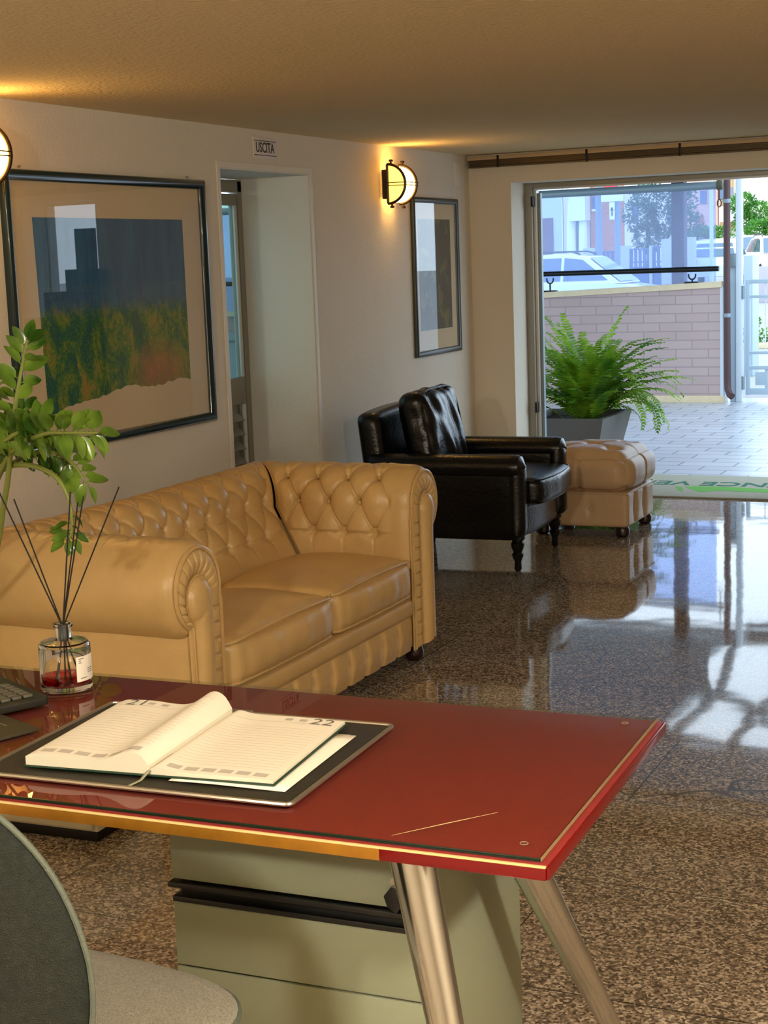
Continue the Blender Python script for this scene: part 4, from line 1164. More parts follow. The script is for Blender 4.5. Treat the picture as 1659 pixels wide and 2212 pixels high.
# ------------------------------------------------------------------ fern in a square grey planter on the terrace
YPL = 11.35
nr0 = PY(1302, 906, YPL); pw2 = .68; hp = nr0.z; hd_ = .80
pl = thing('potted_fern', 'lush green sword fern in a tapered square grey planter on the terrace', 'potted plant', (nr0.x-pw2/2, YPL+hd_/2, 0), .0)
bm = B(); h = pw2/2
def ringz(s, z): t = s+(hd_-pw2)/2; return [(-s, -t, z), (s, -t, z), (s, t, z), (-s, t, z)]
rs = [ringz(h*.74, 0), ringz(h, hp), ringz(h-.035, hp), ringz(h-.045, hp-.05)]
vr = [[bm.verts.new(p) for p in r] for r in rs]
for a, b in zip(vr, vr[1:]):
    for k in range(4): bm.faces.new((a[k], a[(k+1) % 4], b[(k+1) % 4], b[k]))
bm.faces.new(vr[0][::-1]); part('planter', bm, 'planter', pl, smooth=False)
part('soil', box(B(), (-h+.04, -h+.04, hp-.09), (h-.04, h-.04, hp-.045)), 'soil', pl)
rf = random.Random(5)
def frond(bm, base, az, ln, el, droop, w=.072):
    n = 34; p = Vector(base); pts = []; ang = el; step = ln/n
    hd = Vector((math.cos(az), math.sin(az), 0)); tw = rf.uniform(-.012, .012)
    for i in range(n+1):
        pts.append(p.copy()); ang -= droop/n*(.3+1.9*i/n); az += tw; hd = Vector((math.cos(az), math.sin(az), 0))
        p = p+(hd*math.cos(ang)+Vector((0, 0, 1))*math.sin(ang))*step
    tube(bm, pts, [.0026*(1-i/(n+2)) for i in range(n+1)], 4)
    for i in range(4, n+1):
        t = i/n; d = (pts[i]-pts[i-1]).normalized(); sd = d.cross(Vector((0, 0, 1)));
        sd = sd.normalized() if sd.length > .05 else Vector((-hd.y, hd.x, 0)); up = sd.cross(d)
        ww = w*math.sin(PI*min(1, (t-.04)**.6*.93))**.8+.004; jj = rf.uniform(.8, 1.1)
        for s in (1, -1):
            dr = (sd*s+d*.28+up*rf.uniform(-.25, .2)).normalized(); b = pts[i]; hw_ = step*.42
            a1 = b-d*hw_*.8; a2 = b+d*hw_*.8; m1 = b+dr*ww*.55*jj; tip = b+dr*ww*jj+d*ww*.18-Vector((0, 0, ww*.22))
            v = [bm.verts.new(x) for x in (a1, m1-d*hw_, tip, m1+d*hw_, a2)]; bm.faces.new(v)
bm = B()
FB = (.10, -.02)
for k in range(150):
    az = 2*PI*k/150*7.236+rf.uniform(-.3, .3); r0 = abs(rf.gauss(0, .06))
    inner_ = rf.random()
    front = max(0, -math.sin(az)); el = 1.50-.72*inner_*(1-.45*front)+rf.uniform(-.1, .1); ln = rf.uniform(.55, .95)*(1-.10*inner_)*(1-.25*front)
    frond(bm, (FB[0]+r0*math.cos(az), FB[1]+r0*math.sin(az), hp-.05), az, ln, min(1.52, el), rf.uniform(.7, 2.2)*(.6+.5*inner_)*(1-.35*front))
part('foliage', bm, 'fern', pl, angle=180)
# ================================================================== OUTSIDE
YT = 16.62
struct('floor_terrace', box(box(B(), (-4.4, 10.08, -.1), (6, 17.2, 0)), (-14, 2, -.1), (-4.4, 17.2, 0)), 'terrace')
bm = B(); vs = [bm.verts.new(p) for p in ((-90, 17.2, -.03), (60, 17.2, -.03), (60, 34, -.03), (-90, 34, -.03), (60, 95, .95), (-90, 95, .95))]
bm.faces.new((vs[0], vs[1], vs[2], vs[3])); bm.faces.new((vs[3], vs[2], vs[4], vs[5])); struct('ground_street', bm, 'asphalt')
def gnd(y): return -.03+max(0, (y-34)/61*.98)
ub = thing('utility_box', 'grey outdoor box seen through the side door glass', 'box', (-6.0, 10.2, 0)); part('body', box(B(), (-.9, 0, 0), (.9, .4, 1.06), .01), 'greyblue', ub); part('lid', box(B(), (-.92, -.02, 1.06), (.92, .42, 1.10), .01), 'greyblue', ub)
# doormat with lettering that reads from outside
m0 = PZ(1430, 1077, .01)
ma = thing('entrance_mat', 'beige entrance mat with green RESIDENCE VERDE lettering and leaf, at the open front door', 'doormat', (-2.0, 10.585, 0))
part('mat', box(B(), (-1.5, -.50, 0.001), (.37, .50, .012), .003), mat('beige_mat_pile', (176, 174, 156), .95, bump=.6, bscale=500), ma)
xV = PZ(1492, 1046, .012).x; xE = PZ(1655, 1049, .012).x
me = text_mesh('RESIDENCE VERDE', .25, ext=.0008, sx=.92, bold=.004)
m1_ = text_mesh('RESIDENCE V', .25, ext=0, sx=.92); w1_ = max(v.co.x for v in m1_.vertices)-min(v.co.x for v in m1_.vertices)
xVc = PZ(1474, 1045, .012).x+2.0
# rotate half a turn so that it reads from the terrace; set V over its place in the photo
R180 = Matrix.Rotation(PI, 4, 'Z'); xs = [v.co.x for v in me.vertices]
full = max(xs)-min(xs)
me.transform(Matrix.Translation((xVc-full/2+w1_-.07, .10, .0128)) @ R180)
me2_ = None
me.materials.clear(); me.materials.append(mat('dark_green_print', (24, 104, 84), .9)); bb_ = bmesh.new(); bb_.from_mesh(me); bmesh.ops.bisect_plane(bb_, geom=bb_.verts[:]+bb_.edges[:]+bb_.faces[:], plane_co=(.355, 0, 0), plane_no=(1, 0, 0), clear_outer=True); bb_.to_mesh(me); bb_.free()
lo_ = bpy.data.objects.new('lettering', me); COL.objects.link(lo_); lo_.parent = ma
bm = B(); z = .0128
def leafpoly(pts): 
    vs = [bm.verts.new((x, y, z)) for x, y in pts]; f = bm.faces.new(vs)
def mp(px, py): q = PZ(px, py, .0128); return (q.x+2.0, q.y-10.585)
leafpoly([mp(*q) for q in ((1459, 1050), (1470, 1051), (1476, 1055), (1473, 1062), (1464, 1058))])
leafpoly([mp(*q) for q in ((1479, 1052), (1500, 1050), (1545, 1051), (1600, 1053), (1659, 1057), (1672, 1060), (1659, 1064), (1600, 1062), (1560, 1060), (1535, 1061), (1512, 1063), (1500, 1059))])
part('leaf_print', bm, mat('bright_green_print', (96, 168, 60), .9), ma, smooth=False)
# low brick wall of the terrace, cap, base, rail
wl = thing('terrace_wall', 'low mauve brick terrace wall with cream stone cap and skirting', 'low wall', (0, YT, 0))
xr = PY(1556, 800, YT).x; xl = -14
def sl(x): return 1.255+(x-xr)*.033
bm = B()
vs = [bm.verts.new(p) for p in ((xl, 0, 0), (xr, 0, 0), (xr, 0, sl(xr)), (xl, 0, sl(xl)), (xl, .2, 0), (xr, .2, 0), (xr, .2, sl(xr)), (xl, .2, sl(xl)))]
for f in ((0, 1, 2, 3), (5, 4, 7, 6), (1, 5, 6, 2), (4, 0, 3, 7), (3, 2, 6, 7), (0, 4, 5, 1)): bm.faces.new([vs[i] for i in f])
part('brickwork', bm, 'mauve', wl, smooth=False)
bm = B(); z0 = -.04
vs = [bm.verts.new(p) for p in ((xl, -.025, sl(xl)+z0), (xr+.02, -.025, sl(xr)+z0), (xr+.02, -.025, sl(xr)+.02), (xl, -.025, sl(xl)+.02), (xl, .225, sl(xl)+z0), (xr+.02, .225, sl(xr)+z0), (xr+.02, .225, sl(xr)+.02), (xl, .225, sl(xl)+.02))]
for f in ((0, 1, 2, 3), (5, 4, 7, 6), (1, 5, 6, 2), (4, 0, 3, 7), (3, 2, 6, 7), (0, 4, 5, 1)): bm.faces.new([vs[i] for i in f])
part('stone_cap', bm, 'cap', wl, smooth=False)
part('skirting', box(B(), (xl, -.015, 0), (xr+.05, 0, .075), .003), 'cap', wl)
bm = B(); box(bm, (xr, .0, 0), (xr+.035, .2, 1.24)); part('corner_bead', bm, 'whitem', wl)
zr = PY(1400, 585, YT+.1).z
rl = thing('handrail', 'dark handrail on round brackets along the top of the terrace wall', 'handrail', (0, YT+.1, zr))
part('rail', tube(B(), [(xl, 0, 0), (PY(1553, 580, YT+.1).x, 0, .0)], .028, 12), 'blackm', rl)
for px in (1188, 1495):
    p = PY(px, 600, YT+.1); g = zr-sl(p.x)
    bm = B(); tube(bm, [(p.x+.038*math.cos(a), 0, -.06+.045*math.sin(a)) for a in [PI*.9+k*PI*1.2/10 for k in range(11)]], .009, 6); tube(bm, [(p.x, 0, -.10), (p.x, 0, -g+.02)], .010, 6); box(bm, (p.x-.075, -.04, -g+.018), (p.x+.075, .04, -g+.036), .004)
    part('bracket', bm, 'blackm', rl)
# roll-down clear film blind
YB_ = YT+.34; zt_ = PY(1400, 408, YB_).z
rb = thing('roller_blind', 'clear hazy roll-down film blind hanging from a grey tube above the terrace wall', 'blind', (0, YB_, zt_))
xe = PY(1549, 402, YB_).x
part('roller_tube', tube(B(), [(xl, 0, -.0), (xe, 0, 0)], .042, 16), 'greyblue', rb)
part('film', box(B(), (xl, .02, -(zt_-1.0)), (xe-.02, .022, 0)), 'pvc', rb, smooth=False)
part('end_cap', lathe(B(), [(.05, 0), (.055, .02), (.05, .06), (.02, .07)], (xe, 0, 0), 16, axis='x'), mat('olive_cap', (84, 82, 58), .5), rb)
bm = B(); tube(bm, [(xe+.03, -.03, .2), (xe+.03, -.03, -.15)], .006, 6); part('pull_chain', bm, 'brownm', rb)
bm = B(); tube(bm, [(xe+.03+.022*math.cos(a), -.03, -.19+.038*math.sin(a)) for a in [2*PI*k/16 for k in range(16)]], .006, 6, closed=True); part('pull_ring', bm, 'brownm', rb)
# brown pillar, downpipe, gate post, gate
yP = 17.3; a = PY(1450, 500, yP); b = PY(1477, 500, yP)
tag(obj('pillar', box(B(), (a.x, yP, 0), (b.x, yP+.16, 2.70), .006), 'pillar'), 'tall brown square pillar behind the terrace wall', 'pillar')
dp = thing('downpipe', 'brown downpipe with curved foot beside the white gate post', 'pipe', (PY(1571, 500, YT).x, YT, 0))
bm = B(); tube(bm, [(-.002, 0, 2.62), (-.006, 0, 1.3), (0, 0, .25), (.004, 0, .14), (.03, -.02, .085), (.055, -.04, .07)], .036, 14); part('pipe', bm, 'brownm', dp)
for z in (2.1, .92): part('bracket', lathe(B(), [(.041, -.02), (.044, 0), (.041, .02)], (-.004, 0, z), 14), 'greyblue', dp)
bm = B(); tube(bm, [(0.0, 0, .20), (-.004, 0, .13), (.03, -.02, .07)], .040, 12)
gy = YT+.15
px0 = PY(1591, 500, gy).x; px1 = PY(1604, 500, gy).x; pxl = PY(1578, 700, gy).x
gp = thing('gate_post', 'pale blue-white metal gate post with wider lower section', 'gate post', ((px0+px1)/2, gy, 0)); hwp = (px1-px0)/2
part('post', box(B(), (-hwp, -.04, 0), (hwp, .04, 2.70), .005), 'whitem', gp)
part('lower_post', box(B(), (pxl-(px0+px1)/2, -.02, 0), (-hwp, .06, 1.42), .004), 'gate', gp)
part('letter_box', box(B(), (pxl-(px0+px1)/2-.01, -.05, 1.42), (-hwp+.005, .02, 1.56), .004), 'greyblue', gp, label='small grey meter box')
for z in (1.15, .2): part('hinge', lathe(B(), [(.018, z-.07), (.018, z+.07)], (hwp+.012, -.03, 0), 10), 'greyblue', gp)
gt = thing('metal_gate', 'pale grey metal gate with thin bars and cut-out lower panel, right of its post', 'gate', (px1+.035, gy, 0))
def gz(y): return PY(1615, y, gy).z
GW = 1.25
bm = B(); box(bm, (0, -.02, gz(853)), (.045, .02, gz(604)), .003); box(bm, (GW-.045, -.02, gz(853)), (GW, .02, gz(604)), .003)
for ya, yb in ((604, 613), (638, 644), (759, 765), (790, 798), (838, 852)): box(bm, (.045, -.02, gz(yb)), (GW-.045, .02, gz(ya)), .002)
part('gate_frame', bm, 'gate', gt)
bm = B()
for k in range(1, 7): tube(bm, [(.045+.16*k, 0, gz(762)), (.045+.16*k, 0, gz(608))], .006, 6)
part('bar', bm, 'whitem', gt)
for k in range(3):
    bm = B(); x0_ = .10+.38*k; box(bm, (x0_, -.008, gz(832)), (x0_+.24, .008, gz(804)), .002); box(bm, (x0_+.10, -.010, gz(840)), (x0_+.14, .010, gz(796)), .002)
    part('lower_panel', bm, 'gate', gt)
# canopy over the terrace (seen mirrored in the polished floor): slab with an open bay and curved bars
ZK = 2.72
def mk(px, py, z=ZK): d_ = _ray(px, py); t = (-z-EYE.z)/d_.z; q = EYE+d_*t; return (q.x, q.y)
cut = [mk(*q) for q in ((1700, 1632), (1659, 1622), (1560, 1607), (1470, 1590), (1432, 1562), (1455, 1535), (1503, 1490), (1538, 1487), (1530, 1450), (1535, 1405), (1580, 1370), (1625, 1352), (1700, 1350))]
cx1 = max(c[0] for c in cut)+.6
cut = [(cx1, cut[0][1])]+cut+[(cx1, cut[-1][1])]
outer_ = [(cx1, 10.32), (-9, 10.32), (-9, 17.8), (cx1, 17.8)]
# bite taken from the right side
poly = outer_[:1]+[(-9, 10.32), (-9, 17.8), (cx1, 17.8)]+cut[::-1]
cn = thing('terrace_canopy', 'pale canopy over the terrace with an open bay crossed by curved bars', 'canopy', (0, 0, ZK))
bm = B(); prism(bm, poly, .10); bmesh.ops.triangulate(bm, faces=[f for f in bm.faces if len(f.verts) > 4]); part('slab', bm, 'greyblue', cn, smooth=False)
bm = B()
for line, r_ in ((((1440, 1595), (1500, 1535), (1545, 1495), (1572, 1440), (1580, 1405), (1622, 1352)), .055), (((1508, 1478), (1545, 1492), (1600, 1512), (1664, 1548)), .06), (((1575, 1612), (1625, 1540), (1664, 1505)), .055)):
    tube(bm, spline([(*mk(*q), .03) for q in line], 24), r_, 8)
part('curved_bar', bm, 'greyblue', cn)
# unseen stepped block added to shape the window's reflection in the picture glass
MT['stepgrey'] = mat('slate_blocker', (84, 96, 108), .7)
stp = thing('stepped_blocker', 'slate grey stepped shelf unit in front of the right-hand window', 'blocker', (-.53, 9.72, 0))
bm = B(); box(bm, (-.40, -.1, 0), (-.235, .1, 1.63)); box(bm, (-.235, -.1, 0), (-.03, .1, 1.47)); box(bm, (-.03, -.1, 0), (.165, .1, 1.28)); box(bm, (.165, -.1, 0), (.38, .1, .80)); part('body', bm, 'stepgrey', stp, smooth=False)

# ------------------------------------------------------------------ street beyond
def leafblob(bm, c, r, n, sz, rnd):
    for _ in range(n):
        v = Vector((rnd.gauss(0, 1), rnd.gauss(0, 1), rnd.gauss(0, 1))).normalized()*rnd.uniform(.55, 1.0)
        p = Vector(c)+Vector((v.x*r[0], v.y*r[1], v.z*r[2])); d = (v+Vector((rnd.uniform(-.8, .8), rnd.uniform(-.8, .8), rnd.uniform(-.8, .8)))).normalized()
        leaf(bm, p, d, Vector((rnd.uniform(-1, 1), rnd.uniform(-1, 1), 1)).normalized(), sz*rnd.uniform(.7, 1.3), sz*.6, .1, 2)
MT['car_glass'] = mat('dark_car_glass', (70, 100, 122), .05, spec=.8); MT['tail'] = mat('red_tail_light', (220, 30, 50), .3); MT['tyre'] = mat('black_tyre', (24, 24, 26), .8); MT['headlamp'] = mat('clear_headlamp', (220, 226, 232), .1)
def make_car(body_rgb, loc, rz_, label, wagon=True):
    c = thing('car', label, 'car', loc, rz_)
    paint = mat('car_paint_%d' % body_rgb[0], body_rgb, .25, coat=.6); MT['_p'] = paint
    # side profile x,z (front = +x)
    low = [(-2.1, .35), (-2.12, .75), (-2.05, 1.0), (1.0, 1.02), (1.95, .86), (2.12, .62), (2.1, .35)]
    top_ = [(-2.05, .98), (-1.85, 1.35), (-1.55, 1.60), (-.3, 1.67), (.45, 1.60), (1.25, 1.0)]
    bm = B()
    def loft(prof, w0, w1, wtop):
        n = len(prof); rings = []
        zs = [p[1] for p in prof]; zm, zM = min(zs), max(zs)
        for s in (-1, 1):
            rings.append([bm.verts.new((x, s*(w0+(wtop-w0)*((z-zm)/(zM-zm))), z)) for x, z in prof])
        bm.faces.new(rings[0]); bm.faces.new(rings[1][::-1])
        for k in range(n): bm.faces.new((rings[0][k], rings[0][(k+1) % n], rings[1][(k+1) % n], rings[1][k]))
    loft(low, .86, .86, .88); loft(top_, .86, .86, .66)
    bmesh.ops.bevel(bm, geom=bm.edges[:], offset=.035, segments=2, profile=.6, affect='EDGES'); part('body', bm, '_p', c)
    for s in (-1, 1):
        for poly_ in (((-1.75, 1.08), (-1.62, 1.36), (-1.4, 1.52), (-.95, 1.56), (-.95, 1.08)), ((-.88, 1.08), (-.88, 1.57), (-.1, 1.58), (-.1, 1.08)), ((-.03, 1.08), (-.03, 1.58), (.38, 1.53), (.98, 1.08))):
            bm = B(); vs = [bm.verts.new((x, s*(.86-.20*((z-.98)/.69)+.014), z)) for x, z in poly_]; bm.faces.new(vs); part('side_window', bm, 'car_glass', c, smooth=False)
    bm = B(); vs = [bm.verts.new(p) for p in ((1.22, -.74, 1.05), (1.22, .74, 1.05), (.52, .62, 1.58), (.52, -.62, 1.58))]; bm.faces.new(vs); part('windscreen', bm, 'car_glass', c, smooth=False)
    bm = B(); vs = [bm.verts.new(p) for p in ((-2.06, -.72, 1.06), (-2.06, .72, 1.06), (-1.73, .60, 1.50), (-1.73, -.60, 1.50))]; bm.faces.new(vs); part('rear_window', bm, 'car_glass', c, smooth=False)
    for s in (-1, 1):
        part('tail_light', box(B(), (-2.14, s*.72-.14, .82), (-1.98, s*.72+.14, .98), .02), 'tail', c)
        part('headlight', box(B(), (1.93, s*.66-.16, .66), (2.10, s*.66+.16, .80), .02), 'headlamp', c)
        bm = B(); tube(bm, [(-1.5, s*.60, 1.66), (-1.3, s*.60, 1.71), (.1, s*.60, 1.71), (.3, s*.60, 1.64)], .018, 6); part('roof_rail', bm, 'blackm', c)
        for x in (-1.3, 1.3):
            w_ = B(); prof = [(.0, -.1), (.20, -.1), (.31, -.09), (.33, -.05), (.33, .05), (.31, .09), (.20, .1), (.0, .1)]; lathe(w_, prof, (0, 0, 0), 20, axis='x'); bmesh.ops.rotate(w_, matrix=Matrix.Rotation(PI/2, 3, 'Z'), verts=w_.verts); bmesh.ops.translate(w_, vec=(x, s*.80, .33), verts=w_.verts); part('wheel', w_, 'tyre', c)
    return c
GS = -.03
p = PY(1338, 600, 33); make_car((236, 240, 245), (p.x-1.25, 33.9, GS), .0, 'white estate car parked behind the terrace wall, leftmost in view')
p = PY(1527, 560, 55); make_car((206, 216, 228), (p.x, 57, gnd(57)), math.radians(97), 'pale car with red tail lights seen from behind, between the brown pillar and downpipe')
p = PY(1592, 545, 66); make_car((240, 243, 246), (p.x, 68, gnd(68)), math.radians(-62), 'white car beyond the gate post, half hidden by it')
p = PY(1650, 545, 60); make_car((242, 244, 246), (p.x+.3, 61, gnd(61)), math.radians(-68), 'white car at the far right beyond the gate')
yf = 46
fx0 = PY(1345, 560, yf).x; fn = thing('picket_fence', 'blue-grey slatted street fence with pale posts, across the road', 'fence', (fx0, yf, 0))
def fxx(px): return PY(px, 560, yf).x-fx0
def fzz(py): return PY(1345, py, yf).z
MT['slat'] = mat('blue_grey_slats', (92, 112, 142), .7); MT['conc'] = mat('pale_concrete', (186, 190, 196), .8)
for xa_, xb2, yt_ in ((1225, 1262, 545), (1283, 1342, 541), (1361, 1404, 538), (1410, 1430, 535)):
    bm = B(); x = fxx(xa_)
    while x < fxx(xb2)-.05: box(bm, (x, -.02, .5), (min(x+.09, fxx(xb2)), .02, fzz(yt_))); x += .13
    box(bm, (fxx(xa_), -.03, gnd(yf)), (fxx(xb2), .05, fzz(577))); box(bm, (fxx(xa_), -.03, fzz(566)), (fxx(xb2), .03, fzz(569))); box(bm, (fxx(xa_), -.03, fzz(yt_+3)), (fxx(xb2), .03, fzz(yt_)))
    part('slat_panel', bm, 'slat', fn, smooth=False)
for xa_, xb2, yt_ in ((1262, 1283, 533), (1342, 1361, 531), (1404, 1410, 533), (1430, 1450, 520), (1480, 1502, 518)):
    part('fence_post', box(B(), (fxx(xa_), -.1, gnd(yf)), (fxx(xb2), .15, fzz(yt_)), .01), 'conc', fn)
# signs
def px_box(bm, x0, y0, x1, y1, Y, dpt_=.03, bev=0):
    a_ = PY(x0, y0, Y); b_ = PY(x1, y1, Y); box(bm, (a_.x, Y, min(a_.z, b_.z)), (b_.x, Y+dpt_, max(a_.z, b_.z)), bev)
    return bm
def local(bm, o): bmesh.ops.translate(bm, vec=-Vector(o), verts=bm.verts); return bm
ys = 42.0
o = Vector((PY(1331, 500, ys).x, ys, gnd(ys))); sg_ = thing('one_way_sign', 'one-way street sign with upward arrow on a pole, red sign above', 'street sign', o)
bm = B(); tube(bm, [(0, .12, 0), (0, .12, 5.2)], .075, 12); part('pole', bm, 'greyblue', sg_)
bm = B(); px_box(bm, 1316, 437, 1328, 474, ys, .02, .004); part('arrow_plate', local(bm, o), 'sheer', sg_)
bm = B(); c0 = PY(1322, 456, ys)
prism(bm, [(-.016, -.13), (.016, -.13), (.016, .03), (.06, .0), (.0, .12), (-.06, .0), (-.016, .03)], .004, 0, M=Matrix.Translation(c0+Vector((0, -.003, 0))) @ Matrix.Rotation(PI/2, 4, 'X')); part('arrow', local(bm, o), 'black', sg_)
bm = B(); px_box(bm, 1298, 422, 1347, 434, ys-.02, .015, .003); part('name_plate', local(bm, o), 'sheer', sg_)
bm = B(); c0 = PY(1318, 387, ys); lathe(bm, [(0, 0), (.27, 0), (.27, .015), (0, .015)], (0, 0, 0), 24, axis='x'); bmesh.ops.rotate(bm, matrix=Matrix.Rotation(-PI/2, 3, 'Z'), verts=bm.verts); bmesh.ops.translate(bm, vec=c0, verts=bm.verts); part('round_plate', local(bm, o), mat('sign_red', (214, 40, 56), .4), sg_)
bm = B(); box(bm, (-.18, -.022, -.035), (.18, -.016, .035)); bmesh.ops.translate(bm, vec=c0, verts=bm.verts); part('white_bar', local(bm, o), 'sheer', sg_)
o = Vector((PY(1294, 500, 43).x, 43, gnd(43))); bm = B(); tube(bm, [o, o+Vector((0, 0, 7))], .09, 12)
tag(obj('lamp_post', bm, 'greyblue'), 'thin grey-blue street post left of the arrow sign', 'post')
o = Vector((PY(1537, 500, 48).x, 48, gnd(48))); bm = B(); tube(bm, [o, o+Vector((0, 0, 7))], .06, 10)
tag(obj('lamp_post', bm, 'whitem'), 'slim pale street post right of the brown pillar', 'post')
# houses
yh = 78
def wallbox(nm, m, par, x0, y0, x1, y1, Y, dd=.3, o=Vector(), bev=0, label=None):
    bm = B(); px_box(bm, x0, y0, x1, y1, Y, dd, bev); return part(nm, local(bm, o), m, par, smooth=False, label=label)
MT['hw_blue'] = mat('pale_blue_render', (206, 214, 232), .9, var=.04, vscale=1); MT['hw_pink'] = mat('pink_render', (236, 184, 164), .9, var=.04, vscale=1); MT['hw_cream'] = mat('cream_render', (238, 226, 204), .9)
MT['hw_tan'] = mat('tan_balcony', (196, 152, 104), .8); MT['hdoor'] = mat('brown_house_door', (112, 84, 92), .6); MT['hwin'] = mat('house_window_glass', (96, 112, 136), .1)
def house(name_label, x0, x1, m, Y, dep=6, top=10.5):
    a_, b_ = PY(x0, 590, Y), PY(x1, 590, Y); b_.x -= .02; o = Vector(((a_.x+b_.x)/2, Y, gnd(Y))); h_ = thing('house', name_label, 'building', o)
    bm = B(); box(bm, (a_.x, Y, gnd(Y)), (b_.x, Y+dep, top)); part('wall', local(bm, o), m, h_, smooth=False); return h_, o
h1, o1 = house('pale blue rendered house with a brown door, leftmost across the street', 1090, 1218, 'hw_blue', yh)
wallbox('door', 'hdoor', h1, 1169, 472, 1196, 575, yh-.06, .05, o1); wallbox('trim', 'sheer', h1, 1212, 380, 1217, 575, yh-.08, .07, o1)
h2, o2 = house('white house front with hanging white awning cloths beside the brown-door house', 1219, 1276, 'hw_cream', yh)
wallbox('balcony', 'sheer', h2, 1228, 400, 1264, 476, yh-.9, .88, o2, 0)
for xa_ in (1233, 1259):
    bm = B(); c0 = PY(xa_, 476, yh-.5); lathe(bm, [(0, -1.0), (.2, -1.0), (.24, -.7), (.22, .4), (.14, 1.7), (.0, 1.8)], (c0.x, c0.y, c0.z-.8), 12); part('hanging_cloth', local(bm, o2), 'sheer', h2)
wallbox('opening', 'greyblue', h2, 1244, 478, 1256, 560, yh-.06, .05, o2)
h3, o3 = house('orange brick house behind the arrow sign', 1277, 1350, 'redbrick', yh)
wallbox('window', 'hwin', h3, 1278, 425, 1289, 452, yh-.06, .05, o3); wallbox('window_sill', 'sheer', h3, 1278, 452, 1290, 456, yh-.1, .1, o3)
h4, o4 = house('cream house behind the bluish tree', 1350, 1482, 'hw_cream', yh)
for xa_ in (1365, 1405, 1440): wallbox('window', 'hwin', h4, xa_, 440, xa_+14, 480, yh-.06, .05, o4)
h5, o5 = house('pink house right of the brown pillar', 1482, 1552, 'hw_pink', yh)
wallbox('window', 'hwin', h5, 1512, 412, 1526, 440, yh-.06, .05, o5); wallbox('door', mat('terracotta_door', (206, 120, 92), .7), h5, 1506, 466, 1520, 505, yh-.06, .05, o5)
h6, o6 = house('apartment block with tan balconies left of the gate post', 1553, 1598, 'hw_cream', yh, 5)
for y0_, y1_, mm in ((372, 404, 'hw_tan'), (404, 430, 'hwin'), (430, 444, 'hw_tan'), (480, 492, 'hw_tan')): wallbox('balcony', mm, h6, 1554, y0_, 1576, y1_, yh-.9, .88, o6)
wallbox('balcony', 'sheer', h6, 1577, 430, 1597, 478, yh-.9, .88, o6, label='white balcony parapet')
h7, o7 = house('long low white building at the far right behind the trees', 1600, 1790, 'hw_cream', 92, 4, 4.0)
# trees and hedges
rt2 = random.Random(21)
def tree(loc, crown, r, h_, n, sz, m, label, cat='tree'):
    t_ = thing('tree' if cat == 'tree' else 'hedge', label, cat, loc)
    if cat == 'tree': bm = B(); tube(bm, [(0, 0, 0), (.05, 0, h_*.5), (-.05, .05, h_)], [.13, .1, .05], 8); part('trunk', bm, 'dkwood', t_)
    bm = B()
    for c in crown: leafblob(bm, c, r, n//len(crown), sz, rt2)
    part('foliage', bm, m, t_, angle=180)
Y_ = 52; q = PY(1400, 560, Y_); g_ = gnd(Y_)
tree((q.x, Y_, g_), [(0, 0, 1.9), (-.3, 0, 2.6), (.5, .2, 2.3), (0, 0, 3.2), (1.1, 0, 3.0), (1.3, 0, 2.2)], (.55, .5, .55), 2.6, 3800, .13, 'tree', 'loose bluish-green tree behind the film blind, left of the brown pillar')
Y_ = 76; q = PY(1622, 560, Y_)
tree((q.x, Y_, gnd(Y_)), [(-.2, 0, 2.2), (.3, 0, 2.7), (-.4, 0, 3.1)], (.7, .6, .5), 2.4, 2400, .15, 'hedge', 'dark green tree right of the gate post')
Y_ = 73.5; q = PY(1655, 560, Y_)
tree((q.x+.3, Y_, gnd(Y_)), [(0, 0, 2.0), (.9, 0, 2.1), (-.7, 0, 1.9), (1.6, 0, 2.0)], (.6, .5, .4), 2.0, 2600, .14, 'hedge', 'bright green bushy tree above the white cars at the right edge')
Y_ = 63; q0, q1 = PY(1478, 540, Y_), PY(1560, 540, Y_)
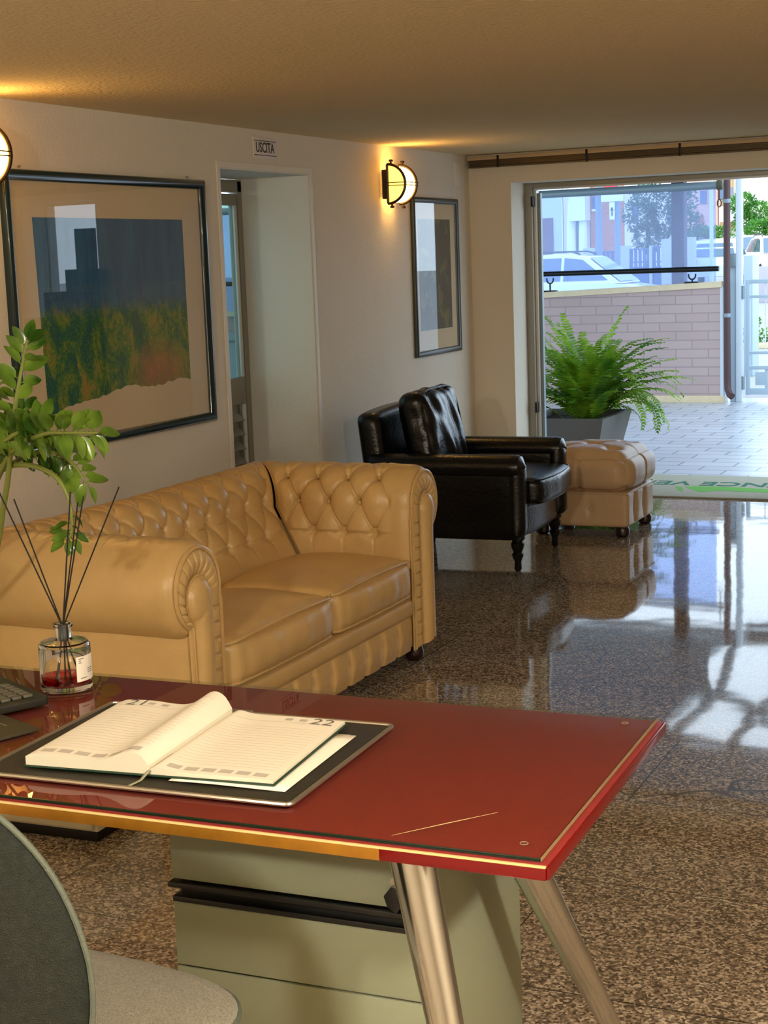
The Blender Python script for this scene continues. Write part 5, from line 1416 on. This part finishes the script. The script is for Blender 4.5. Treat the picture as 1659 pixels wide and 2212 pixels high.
tree((q0.x, Y_, gnd(Y_)), [((q1.x-q0.x)*k/6, 0, 1.62) for k in range(7)], (.5, .4, .5), 0, 2800, .12, 'hedge', 'long green hedge behind the parked cars', 'hedge')
# second gate pillar, boundary wall and kerb seen through the gate
def boxthing(nm, label, cat, m, x0, x1, Y, y0, zlo, dd=.25):
    a_, b_ = PY(x0, y0, Y), PY(x1, y0, Y); o = Vector((a_.x, Y, zlo)); return tag(obj(nm, box(B(), (a_.x, Y, zlo), (b_.x, Y+dd, a_.z), .01), m), label, cat)
boxthing('gate_pillar', 'pale blue square pillar beyond the gate, right of the gate post', 'pillar', 'gate', 1606, 1626, 20.5, 552, GS, .4)
boxthing('boundary_wall', 'mauve-grey low boundary wall beyond the gate', 'low wall', mat('mauve_grey_render', (176, 170, 178), .85), 1628, 1860, 44, 576, gnd(44))
q = PZ(1631, 748, 0)
sh_ = thing('shrub', 'tiny dark green shrub on a stone edge seen through the gate', 'shrub', (q.x, q.y, GS))
bm = B(); leafblob(bm, (0, 0, .18), (.35, .15, .14), 260, .07, rt2); leafblob(bm, (0, 0, .42), (.10, .08, .10), 120, .05, rt2); leafblob(bm, (.6, 0, .14), (.4, .15, .10), 160, .07, rt2); part('foliage', bm, 'hedge', sh_, angle=180)
part('stone_edge', box(B(), (-.5, -.2, 0), (1.6, -.12, .10), .02), 'cap', sh_)

# ================================================================== LIGHT
w = bpy.data.worlds.new('sky'); bpy.context.scene.world = w; w.use_nodes = True; nt = w.node_tree
bg = nt.nodes['Background']; bg.inputs[0].default_value = (.68, .84, 1.0, 1); bg.inputs[1].default_value = 2.3
sc = bpy.context.scene
sc.view_settings.view_transform = 'Standard'; sc.view_settings.look = 'None'; sc.view_settings.gamma = 1; sc.view_settings.use_curve_mapping = False
sc.view_settings.exposure = 0.62
sc.cycles.max_bounces = 10; sc.cycles.diffuse_bounces = 5; sc.cycles.glossy_bounces = 5; sc.cycles.transmission_bounces = 10; sc.cycles.transparent_max_bounces = 12
sc.cycles.caustics_reflective = False; sc.cycles.caustics_refractive = False
